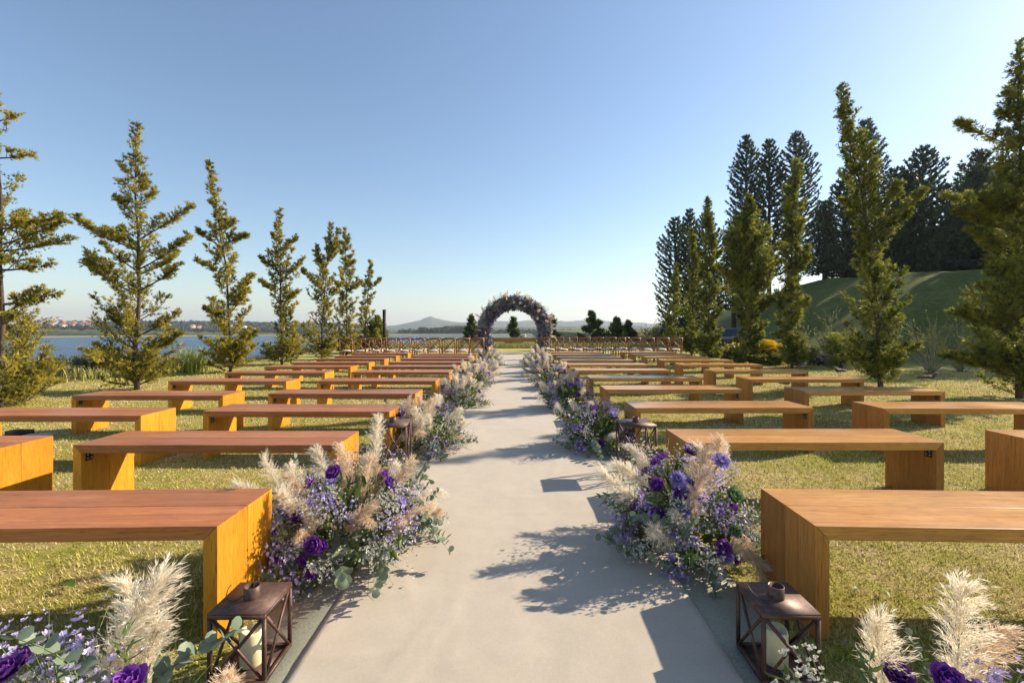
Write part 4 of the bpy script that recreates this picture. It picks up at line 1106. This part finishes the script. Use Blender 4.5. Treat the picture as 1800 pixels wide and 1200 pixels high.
# small pines beyond the chairs
def small_tree(name, lab, cat, x, y, top_z, w, mat, seed, n=4200, leaf=.15, shape='cone', group=None, sink=0.0):
    r = np.random.default_rng(seed + 300); z0 = float(height(x, y)) - sink; H = top_z - z0
    t = thing(name, lab, cat, (x, y, z0), 0, group)
    wd = MB(); wd.add(*tube_arr([(0, 0, -.2), (w * .04, 0, H * .5), (0, 0, H * .96)], [.05 + H * .012, .04, .01], 6))
    Ps, Ds, Ts = [], [], []; nb = 46
    for i in range(nb):
        t_ = .08 + .9 * i / nb
        ln = w * 1.1 * ((1 - t_) ** .95 + .04) * (.45 + .75 * r.random()) if shape == 'cone' else w * math.sqrt(max(.03, 1 - (2 * (t_ - .5)) ** 2)) * (.7 + .5 * r.random())
        az = r.random() * 6.28; pts = limb_curve((0, 0, H * t_ * (.96 if shape == 'cone' else .8)), az, .15 if shape == 'cone' else .5, ln, .5, 5, r); wd.add(*tube_arr(pts, np.linspace(.02, .006, 5), 3))
        m = n // nb; s = .25 + .75 * r.random(m) ** .7; p, d = poly_at(pts, s); bt = .5 + .25 * r.normal()
        Ps.append(p + r.normal(size=(m, 3)) * w * (.055 if shape == 'cone' else .11)); Ds.append(d / ln + r.normal(size=(m, 3)) * .6 + np.array([0, 0, .5])); Ts.append(np.clip(bt + .18 * r.normal(size=m), 0, 1))
    P = np.concatenate(Ps); tv, tf = tri_cluster(4, .35, .9, seed); cr = MB(); scatter(cr, tv, tf, P, np.concatenate(Ds), leaf * (.6 + .7 * r.random(len(P))), tint=np.concatenate(Ts))
    wd.obj('trunk', M['bark'], t, smooth=True); cr.obj('crown', M[mat], t); return t
G3 = 'small conifers beyond the arch and chairs'
small_tree('small_pine', 'small green conifer just beside the lake-side foot of the flower arch', 'tree', px(828, 34), 34, tz(551, 34), .95, 'pine_near', 1, group=G3)
small_tree('small_pine', 'small green conifer framed inside the flower arch', 'tree', px(903, 36), 36, tz(554, 36), 1.15, 'pine_near', 2, group=G3)
small_tree('small_pine', 'conifer partly behind the embankment-side foot of the arch', 'tree', px(968, 35), 35, tz(551, 35), 1.25, 'pine_near', 3, group=G3)
small_tree('small_pine', 'spreading pine above the chairs, tallest between arch and cypresses', 'tree', px(1040, 33), 33, tz(545, 33), 1.35, 'pine_near', 4, group=G3)
small_tree('small_pine', 'dark pointed conifer beside the tallest small pine', 'tree', px(1084, 32), 32, tz(557, 32), 1.15, 'pine_near', 5, group=G3)
small_tree('small_pine', 'low dark conifer at the edge of the grey-green thicket', 'tree', px(1104, 33), 33, tz(562, 33), .9, 'pine_near', 15, group=G3)
small_tree('dark_bush', 'dark bushy conifer around the black post', 'bush', px(664, 23.5), 23.5, tz(553, 23.5), .95, 'cyp_r', 6, leaf=.11)
for i, (u, v, w) in enumerate(((1128, 564, 2.2), (1160, 566, 2.4), (1058, 571, 2.0), (1192, 570, 2.4))):
    small_tree('thicket_tree', ['rounded grey-green thicket tree next to the low dark conifer', 'rounded grey-green thicket tree nearest the cypresses', 'rounded grey-green thicket tree behind the spreading pine', 'grey-green thicket tree half hidden by the short cypress'][i], 'tree', px(u, 52), 52, tz(v, 52), w, 'bush_olive', 20 + i, n=3400, leaf=.17, shape='round', group='grey-green thicket trees beyond the chairs')

# scrub, reeds and shrubs
small_tree('scrub_bush', 'low dark green bush on the bank at the water edge', 'bush', px(128, 12.6), 12.6, tz(651, 12.6), .75, 'bush_olive', 30, shape='round', leaf=.09, n=2600)
small_tree('scrub_bush', 'brownish bush at the foot of the broad cypress', 'bush', px(180, 12.0), 12.0, tz(656, 12.0), .6, 'bush_olive', 31, shape='round', leaf=.09, n=2000)
small_tree('scrub_bush', 'pale low bush on the bank beside the bare-stemmed cypress', 'bush', px(82, 10.9), 10.9, tz(672, 10.9), .5, 'bush_olive', 32, shape='round', leaf=.08, n=1600)
def reed_clump(name, lab, x, y, h, w, n, mat='reed', seed=0, bend=.5):
    r = np.random.default_rng(seed + 60); z0 = float(height(x, y)); mb = MB()
    for i in range(n):
        bx, by = r.normal(size=2) * w * .35; a = r.random() * 6.28; L = h * (.5 + .6 * r.random()); b = bend * L * (.2 + r.random()); wd = .008 + .008 * r.random()
        s = np.array([-math.sin(a), math.cos(a), 0]) * wd; q = [np.array([bx + math.cos(a) * b * t ** 2.2, by + math.sin(a) * b * t ** 2.2, L * t * (1 - .2 * t)]) for t in (0, .4, .75, 1)]
        mb.add([q[0] - s, q[0] + s, q[1] - s, q[1] + s, q[2] - s * .7, q[2] + s * .7, q[3]], [(0, 1, 3), (0, 3, 2), (2, 3, 5), (2, 5, 4), (4, 5, 6)], tint=r.random())
    t = thing(name, lab, 'reeds', (x, y, z0), 0, 'reed clumps on the lake bank'); mb.obj('blades', M[mat], t, kind='stuff')
reed_clump('reed_clump', 'tall yellow-green reed clump between the broad and the kinked cypress', px(338, 13.0), 13.0, .95, .6, 190, mat='reed_g', seed=1)
reed_clump('reed_clump', 'paler shorter reed clump close behind the broad cypress', px(300, 12.6), 12.6, .8, .6, 120, seed=2)
reed_clump('reed_clump', 'dry reed clump on the bank under the broad cypress', px(165, 11.4), 11.4, .45, 1.0, 260, seed=3)
def reed_band():
    r = np.random.default_rng(4); n = 26000; x = -13 + 26 * r.random(n); y = 29.2 + 3.2 * r.random(n) + .04 * x; mb = MB()
    L = .22 + .26 * r.random(n); a = r.random(n) * 6.28; z = height(x, y); B = np.stack([x, y, z], 1); s = np.stack([np.cos(a), np.sin(a), 0 * a], 1) * .016
    tip = B + np.stack([r.normal(size=n) * .14, r.normal(size=n) * .14, L], 1)
    V = np.stack([B - s, B + s, tip], 1).reshape(-1, 3); mb.add(V, np.arange(3 * n).reshape(-1, 3), np.repeat(r.random(n), 3))
    tag(mb.obj('reeds', M['reed'], kind='stuff'), 'band of tall yellow-green grass where the lawn ends behind the altar', 'reeds')
reed_band()
def bank_scrub():
    r = np.random.default_rng(5); n = 26000; y = 3 + 30 * r.random(n); x = -10.6 - 3.2 * r.random(n) ** 1.4 - np.clip(y - 14, 0, 60) * .03; mb = MB()
    L = (.12 + .28 * r.random(n)) * (.4 + 1.2 * fbm(x, y, 1.5, 61)); a = r.random(n) * 6.28; z = height(x, y); B = np.stack([x, y, z], 1); s = np.stack([np.cos(a), np.sin(a), 0 * a], 1) * .010
    tip = B + np.stack([r.normal(size=n) * .08, r.normal(size=n) * .08, L], 1)
    mb.add(np.stack([B - s, B + s, tip], 1).reshape(-1, 3), np.arange(3 * n).reshape(-1, 3), np.repeat(r.random(n), 3))
    tag(mb.obj('bank_grass', M['bush_olive'], kind='stuff'), 'rough weeds and dry grass along the top of the lake bank', 'weeds')
bank_scrub()

def twig_bush(lab, x, y, H, n, seed, leaf_mat='bush_bright', leaves=260, spread=.6, lf=.05):
    r = np.random.default_rng(seed + 70); z0 = float(height(x, y)); t = thing('twiggy_shrub', lab, 'shrub', (x, y, z0), 0, 'twiggy shrubs at the foot of the embankment')
    wd = MB(); Ps = []
    for i in range(n):
        az = r.random() * 6.28; L = H * (.6 + .5 * r.random()); pts = limb_curve((r.normal() * .05, r.normal() * .05, 0), az, 1.35 - spread * r.random() * 1.2, L, -.15 + .5 * r.random(), 7, r); wd.add(*tube_arr(pts, np.linspace(.014, .004, 7), 4))
        for j in range(5):
            s = .3 + .65 * r.random(); p, _ = poly_at(pts, np.array([s])); q = limb_curve(p[0], az + r.normal() * .9, .5 + .7 * r.random(), L * .35 * r.random() + .1, .2, 4, r); wd.add(*tube_arr(q, np.linspace(.006, .002, 4), 3)); Ps.append(poly_at(q, .3 + .7 * r.random(4))[0])
        Ps.append(poly_at(pts, .5 + .5 * r.random(5))[0])
    P = np.concatenate(Ps); P = P[r.permutation(len(P))[:leaves]] ; cr = MB(); tv, tf = blade_cluster(4, 1, .45, 1.0, seed)
    scatter(cr, tv, tf, P, r.normal(size=P.shape) + np.array([0, 0, .4]), lf * (.6 + .8 * r.random(len(P)))); wd.obj('stems', M['twig'], t, smooth=True); cr.obj('leaves', M[leaf_mat], t)
twig_bush('bare twiggy shrub with few pale leaves between the leaning and the cut-off cypress', px(1636, 12.6), 12.6, 1.75, 24, 1, leaves=420, lf=.04)
twig_bush('bare twiggy shrub partly behind the cut-off cypress', px(1690, 13.4), 13.4, 1.7, 18, 2, leaves=300, lf=.04)
twig_bush('tall pale-twigged shrub behind the bright green bush', px(1462, 15.2), 15.2, 1.75, 26, 3, leaves=420, lf=.045)
twig_bush('sparse twiggy shrub just before the leaning cypress base', px(1425, 17.5), 17.5, 1.4, 14, 4, leaves=200, lf=.05)
small_tree('bright_shrub', 'bright yellow-green shrub by the leaning cypress', 'shrub', px(1478, 14.3), 14.3, tz(588, 14.3), .62, 'bush_bright', 41, shape='round', leaf=.075, n=1500)
small_tree('bright_shrub', 'yellow-green shrub at the foot of the columnar cypress', 'shrub', px(1412, 14.8), 14.8, tz(612, 14.8), .45, 'bush_bright', 42, shape='round', leaf=.075, n=1100)
def flower_bush(name, lab, x, y, w, h, mat, seed, n_fl, green='leaf', leaf=.10):
    r = np.random.default_rng(seed + 80); z0 = float(height(x, y)); t = thing(name, lab, 'flowering bush', (x, y, z0), 0)
    n = 900; u = r.normal(size=(n, 3)); u[:, 2] = abs(u[:, 2]); u /= np.linalg.norm(u, axis=1, keepdims=True)
    P = u * (.5 + .5 * r.random(n))[:, None] * np.array([w, w * .7, h * .85]); mb = MB(); tv, tf = blade_cluster(4, 1, .35, .9, seed); scatter(mb, tv, tf, P, u + r.normal(size=(n, 3)) * .5, leaf * (.7 + .6 * r.random(n)))
    mb.obj('foliage', M[green], t, kind='stuff')
    n = n_fl; u = r.normal(size=(n, 3)); u[:, 2] = abs(u[:, 2]) + .3; u /= np.linalg.norm(u, axis=1, keepdims=True); k = r.integers(0, 7, n); cc = r.normal(size=(7, 3)) * .35
    P = (u + cc[k]); P /= np.linalg.norm(P, axis=1, keepdims=True); P[:, 2] = abs(P[:, 2]); P = P * np.array([w, w * .7, h]) * (.93 + .15 * r.random(n))[:, None]
    mb = MB(); scatter(mb, tv, tf, P, P + np.array([0, 0, .6]), .055 + .03 * r.random(n)); mb.obj('blossom', M[mat], t, kind='stuff')
flower_bush('yellow_bush', 'bush covered in bright yellow blossom between two embankment-side cypresses', px(1350, 15.9), 15.9, .52, .80, 'yellowfl', 1, 900)
flower_bush('yellow_bush', 'smaller yellow-blossomed bush at the base of the wide bushy cypress', px(1296, 18.5), 18.5, .6, .72, 'yellowfl', 2, 120)
flower_bush('yellow_bush', 'dark bush with scattered yellow blossom behind the columnar cypress', px(1382, 16.9), 16.9, .45, .72, 'yellowfl', 3, 150)
flower_bush('pink_bush', 'low bush of pale pink blossom near the bright yellow-green shrub', px(1437, 15.8), 15.8, .55, .42, 'pinkfl', 4, 240, 'leaf')
flower_bush('green_bush', 'low green hedge bush with a few yellow flowers beside the slim cypress', px(1272, 20), 20, .9, .6, 'yellowfl', 5, 60)
for i, u in enumerate((1300, 1330, 1365)):
    small_tree('low_shrub', ['low dark shrub under the slim cypress beyond the benches', 'low dark shrub in front of the brightest yellow bush', 'low dark shrub touching the columnar cypress'][i], 'shrub', px(u, 15.6), 15.6, tz((622, 632, 628)[i], 15.2), .36, 'cyp_r', 50 + i, shape='round', leaf=.07, n=1300)

# ------------------------------------------------------------------ post, car, birds, stone slab, fallen leaves
t = thing('black_post', 'tall thin black post standing behind the lake-side chairs', 'post', (px(675.5, 22), 22, 0))
mb = MB(); mb.add(*box_arr((0, 0, 1.08), (.13, .13, 2.16))); mb.obj('shaft', M['iron_black'], t)
mb = MB(); mb.add(*box_arr((0, 0, 2.17), (.15, .15, .02))); mb.add(*box_arr((0, 0, .01), (.24, .24, .02))); mb.obj('cap', M['iron_black'], t)

def car():
    x, y = 12.1, 26.3; z = float(height(x, y)) ; t = thing('parked_car', 'dark parked car glimpsed behind the cypresses below the embankment', 'car', (x, y, z), R(75)); t.scale = (.85,) * 3
    paint = plain('black paint', (.012, .013, .016), .35, 0, .6); glass = plain('tinted glass', (.02, .03, .035), .08, 0, .6); rub = plain('tyre rubber', (.02, .02, .02), .8); chrome = plain('wheel alloy', (.5, .5, .5), .3, .8)
    b = prism('body', [(-2.1, .35), (2.1, .35), (2.15, .62), (1.95, .80), (1.05, .90), (-1.75, .92), (-2.1, .78)], 1.7, paint, bev=.05); link('body', b, t, loc=(0, -.85, 0))
    c_ = prism('cabin', [(-1.6, .91), (1.0, .91), (.35, 1.40), (-1.15, 1.42)], 1.5, glass, bev=.05); link('window', c_, t, loc=(0, -.75, 0))
    rf = prism('roof', [(-1.18, 1.405), (.40, 1.385), (.25, 1.45), (-1.05, 1.465)], 1.46, paint, bev=.015); link('roof', rf, t, loc=(0, -.73, .01))
    v, f = lathe_arr([(.0001, -.1), (.2, -.1), (.31, -.1), (.32, -.06), (.32, .06), (.31, .1), (.2, .1), (.0001, .1)], 20); v = np.stack([v[:, 0], v[:, 2], v[:, 1]], 1); mw = MB(); mw.add(v, f); wm = mw.mesh('wheel', rub, True)
    v, f = lathe_arr([(.0001, -.108), (.19, -.105), (.2, -.1), (.2, .1), (.19, .105), (.0001, .108)], 16); v = np.stack([v[:, 0], v[:, 2], v[:, 1]], 1); mr = MB(); mr.add(v, f); rm = mr.mesh('rim', chrome)
    for sx in (-1.3, 1.3):
        for sy in (-.80, .80): w_ = link('wheel', wm, t, loc=(sx, sy, .32)); link('rim', rm, w_)
    lm = MB(); lm.add(*box_arr((0, 0, 0), (.05, .35, .12))); lme = lm.mesh('headlight', M['white'])
    for sy in (-.6, .6): link('headlight', lme, t, loc=(2.12, sy, .66))
car()

def bird(lab, x, y, z, rz, s=1.0, seed=0):
    t = thing('bird', lab, 'bird', (x, y, z), rz, 'dark and white ground birds near the benches')
    path = [(-.17, 0, .115, .004), (-.11, 0, .125, .012), (-.05, 0, .125, .035), (.01, 0, .13, .048), (.06, 0, .145, .043), (.095, 0, .175, .024), (.12, 0, .20, .021), (.14, 0, .205, .017), (.155, 0, .203, .006), (.185, 0, .198, .0015)]
    path = [(a * s, b * s, c * s, d * s) for a, b, c, d in path]
    V, Fc = tube_arr([p[:3] for p in path], [p[3] for p in path], 10)
    mb = MB(); zc = V[:, 2]; mb.add(V, Fc); me = mb.mesh('body', [BIRD_D, BIRD_W], True)
    for pl in me.polygons:
        if pl.center.z < .115 * s and pl.center.x < .05 * s: pl.material_index = 1
    link('body', me, t)
    for sy in (-1, 1):
        wv, wf = tube_arr([(.05 * s, sy * .036 * s, .15 * s), (-.02 * s, sy * .046 * s, .14 * s), (-.10 * s, sy * .03 * s, .13 * s), (-.18 * s, sy * .008 * s, .125 * s)], [.008 * s, .028 * s, .02 * s, .003 * s], 8); mm = MB(); wv[:, 1] = sy * (.04 * s + (sy * wv[:, 1] - .04 * s) * .45); mm.add(wv, wf); mm.obj('wing', BIRD_D, t, smooth=True)
        mm = MB(); mm.add(*tube_arr([(0, sy * .018 * s, .10 * s), (-.008 * s, sy * .018 * s, .05 * s), (.002 * s, sy * .018 * s, .002)], .003 * s, 5)); mm.add(*tube_arr([(-.005 * s, sy * .018 * s, .003), (.028 * s, sy * .018 * s, .003)], .0025 * s, 4)); mm.obj('leg', M['twig'], t)
BIRD_D = plain('dark grey feathers', (.05, .047, .045), .7, var=.3, scale=60); BIRD_W = plain('white feathers', (.62, .6, .56), .8)
bird('dark bird with white belly pecking on the lawn between the two big cypresses', px(1632, 10.2), 10.2, 0, R(-10), 1.25)
bird('brownish bird perched at the end of an outer embankment-side bench', px(1414, 8.75), 8.78, BH + .001, R(15), .8)
bird('dark bird standing on a bench end near the leaning cypress', px(1476, 7.45), 7.45, BH + .001, R(190), .8)
bird('bird sitting low on the grass under the outer embankment-side benches', px(1382, 9.55), 9.55, 0, R(8), .9)

t = thing('stone_slab', 'flat pale stone slab set in the lawn beyond the lake-side benches', 'stone slab', (px(62, 5.25), 5.25, 0), R(8))
mb = MB(); mb.add(*box_arr((0, 0, .012), (.30, .24, .024))); mb.obj('slab', M['stone'], t)
mb = MB(); mb.add(*box_arr((-.30, .06, .03), (.22, .12, .06))); o = mb.obj('ground_spotlight', M['iron_black']); o.location = (px(62, 5.25), 5.3, 0); tag(o, 'low black ground fitting beside the pale stone slab', 'ground light')

lv, lf = long_leaf()
FLM = leafmat('fallen leaf', (.07, .13, .02), (.16, .24, .04), .3, .5)
for i, (u, v, s, lab) in enumerate(((133, 1040, .10, 'larger green leaf fallen on the grass under the reddish front bench'), (1508, 1040, .055, 'pale fallen leaf on grass under the orange front bench'), (1545, 1042, .07, 'curled dark green fallen leaf, middle of three under the orange front bench'), (1745, 1064, .065, 'small dark green fallen leaf near the picture edge under the orange bench'))):
    z = 800 * CAMH / (v - 578); mb = MB(); V = lv.copy(); V[:, 0] *= 1.5; V[:, 2] += .18 * np.sin(V[:, 1] * 3) + .10; mb.add(V * s, lf, tint=.2 + .2 * i); o = mb.obj('fallen_leaf', FLM); o.location = (px(u, z), z, .014); o.rotation_euler = (R(4), R(-14), R(75 + i * 50)); tag(o, lab, 'leaf', 'leaves fallen on the lawn')

def litter():
    r = np.random.default_rng(44); n = 900; y = 1.0 + 9 * r.random(n) ** 1.5; x = (r.random(n) * 2 - 1) * (1.2 * y + .5); k = np.abs(x) > 1.1; x, y = x[k], y[k]; m = len(x)
    mb = MB(); D = np.stack([r.normal(size=m), r.normal(size=m), .25 * r.random(m)], 1)
    scatter(mb, lv, lf, np.stack([x, y, np.full(m, .016)], 1), D, .012 + .016 * r.random(m), roll=np.tile([0.05, 0.02, 1.0], (m, 1)) + .3 * r.normal(size=(m, 3)))
    tag(mb.obj('leaf_litter', leafmat('dry litter', (.16, .09, .035), (.40, .27, .13), .2), kind='stuff'), 'tiny dry brown leaf bits scattered over the lawn', 'leaf litter')
litter()

# ------------------------------------------------------------------ far shore: houses and woods
random.seed(3)
hw = {}
for k_, c_ in {'white': (.72, .70, .66), 'cream': (.6, .52, .40), 'pink': (.55, .36, .28)}.items(): hw[k_] = plain('house wall ' + k_, c_, .8)
roofm = plain('terracotta roof', (.36, .13, .07), .85); roofg = plain('grey roof', (.3, .29, .28), .8); winm = plain('dark window', (.05, .06, .07), .2)
def house_meshes():
    out = []
    for (w, d, h) in ((8, 6, 3.2), (11, 7, 3.6), (7, 6, 5.4)):
        mb = MB(); mb.add(*box_arr((0, 0, h / 2 - .5), (w, d, h + 1))); wl_ = mb
        rv = [(-w / 2 - .4, -d / 2 - .4, h), (w / 2 + .4, -d / 2 - .4, h), (w / 2 + .4, d / 2 + .4, h), (-w / 2 - .4, d / 2 + .4, h), (-w / 2 - .4, 0, h + 1.7), (w / 2 + .4, 0, h + 1.7)]
        rf = MB(); rf.add(rv, [(0, 1, 5), (0, 5, 4), (2, 3, 4), (2, 4, 5), (1, 2, 5), (3, 0, 4), (0, 2, 1), (0, 3, 2)])
        wi = MB(); wi.add(*box_arr((0, -d / 2 - .02, h * .5), (1.2, .06, 1.1)))
        out.append((w, d, h, wl_, rf.mesh('roof', roofm), rf.mesh('roof', roofg), wi.mesh('window', winm), {k_: wl_.mesh('wall', m_) for k_, m_ in hw.items()}))
    return out
HM = house_meshes()
k_ = 0
for i in range(64):
    if i < 46: u = random.gauss(118, 34); u = min(max(u, 62), 185)
    else: u = random.uniform(280, 660)
    r_ = random.uniform(608, 690); yv = r_; xv = px(u, r_)
    w, d, h, _, rr1, rr2, wi, wls = random.choice(HM); zz = float(hill_h(xv, yv)) + 1.2
    kk = random.choice(['white', 'white', 'cream', 'pink']); terr = random.random() < .55; t = thing('house', f"far {'two-storey' if h > 5 else 'long low' if w > 10 else 'small'} {kk} house with {'terracotta' if terr else 'grey'} roof " + ('in the town across the lake' if i < 46 else 'on the wooded far shore'), 'house', (xv, yv, zz), R(random.uniform(-40, 40)), 'houses in the far town' if i < 46 else 'houses scattered on the far shore')
    link('wall', wls[kk], t); link('roof', rr1 if terr else rr2, t)
    for q in (-1, 1): link('window', wi, t, loc=(q * w * .25, 0, 0))
def far_woods():
    r = np.random.default_rng(8); mb = MB(); tv, tf = tri_cluster(6, .9, 1.2, 3)
    def belt(u0, u1, d0, d1, n, s0, s1, hgt, hue):
        u = u0 + (u1 - u0) * r.random(n); d = d0 + (d1 - d0) * r.random(n); x = (u - 904) * d / 800; y = d
        keep = fbm(u, d, 14, 5) > .36; x, y = x[keep], y[keep]; m = len(x)
        z = np.maximum(np.where(np.hypot(x, y) > 545, hill_h(x, y), height(x, y)), WATER); P = np.stack([x, y, z + hgt * r.random(m) * (.4 + fbm(x, y, 25, 9))], 1)
        scatter(mb, tv, tf, P, r.normal(size=(m, 3)) + np.array([0, 0, .8]), s0 + (s1 - s0) * r.random(m), tint=np.clip(hue + .3 * r.normal(size=m), 0, 1))
    belt(735, 860, 600, 640, 2600, 2.0, 3.6, 8, .3)
    belt(700, 1150, 610, 660, 3200, 1.5, 3.0, 4, .35)
    belt(40, 660, 590, 760, 9000, 2.0, 4.0, 4, .4)
    belt(40, 660, 760, 1200, 6000, 3.0, 5.5, 6, .3)
    tag(mb.obj('far_woods', M['bush_far'], kind='stuff'), 'wooded strip along the far shore of the lake', 'woods')
M['bush_far'] = leafmat('far woodland foliage', (.022, .036, .015), (.10, .11, .045), .1)
far_woods()

# ------------------------------------------------------------------ air
def haze():
    mb = MB(); mb.add(*box_arr((0, 2500, 70), (7600, 5700, 160)))
    m = bpy.data.materials.new('haze'); m.use_nodes = True; nt = m.node_tree; nt.nodes.clear()
    o_ = nt.nodes.new('ShaderNodeOutputMaterial'); v = nt.nodes.new('ShaderNodeVolumePrincipled')
    v.inputs['Color'].default_value = (.80, .88, 1.0, 1); v.inputs['Density'].default_value = HAZE; v.inputs['Anisotropy'].default_value = .3
    nt.links.new(v.outputs[0], o_.inputs['Volume'])
    o = mb.obj('haze', m, kind='stuff'); tag(o, 'thin blue haze over the lake and distant hills', 'haze')
HAZE = .00022
haze()
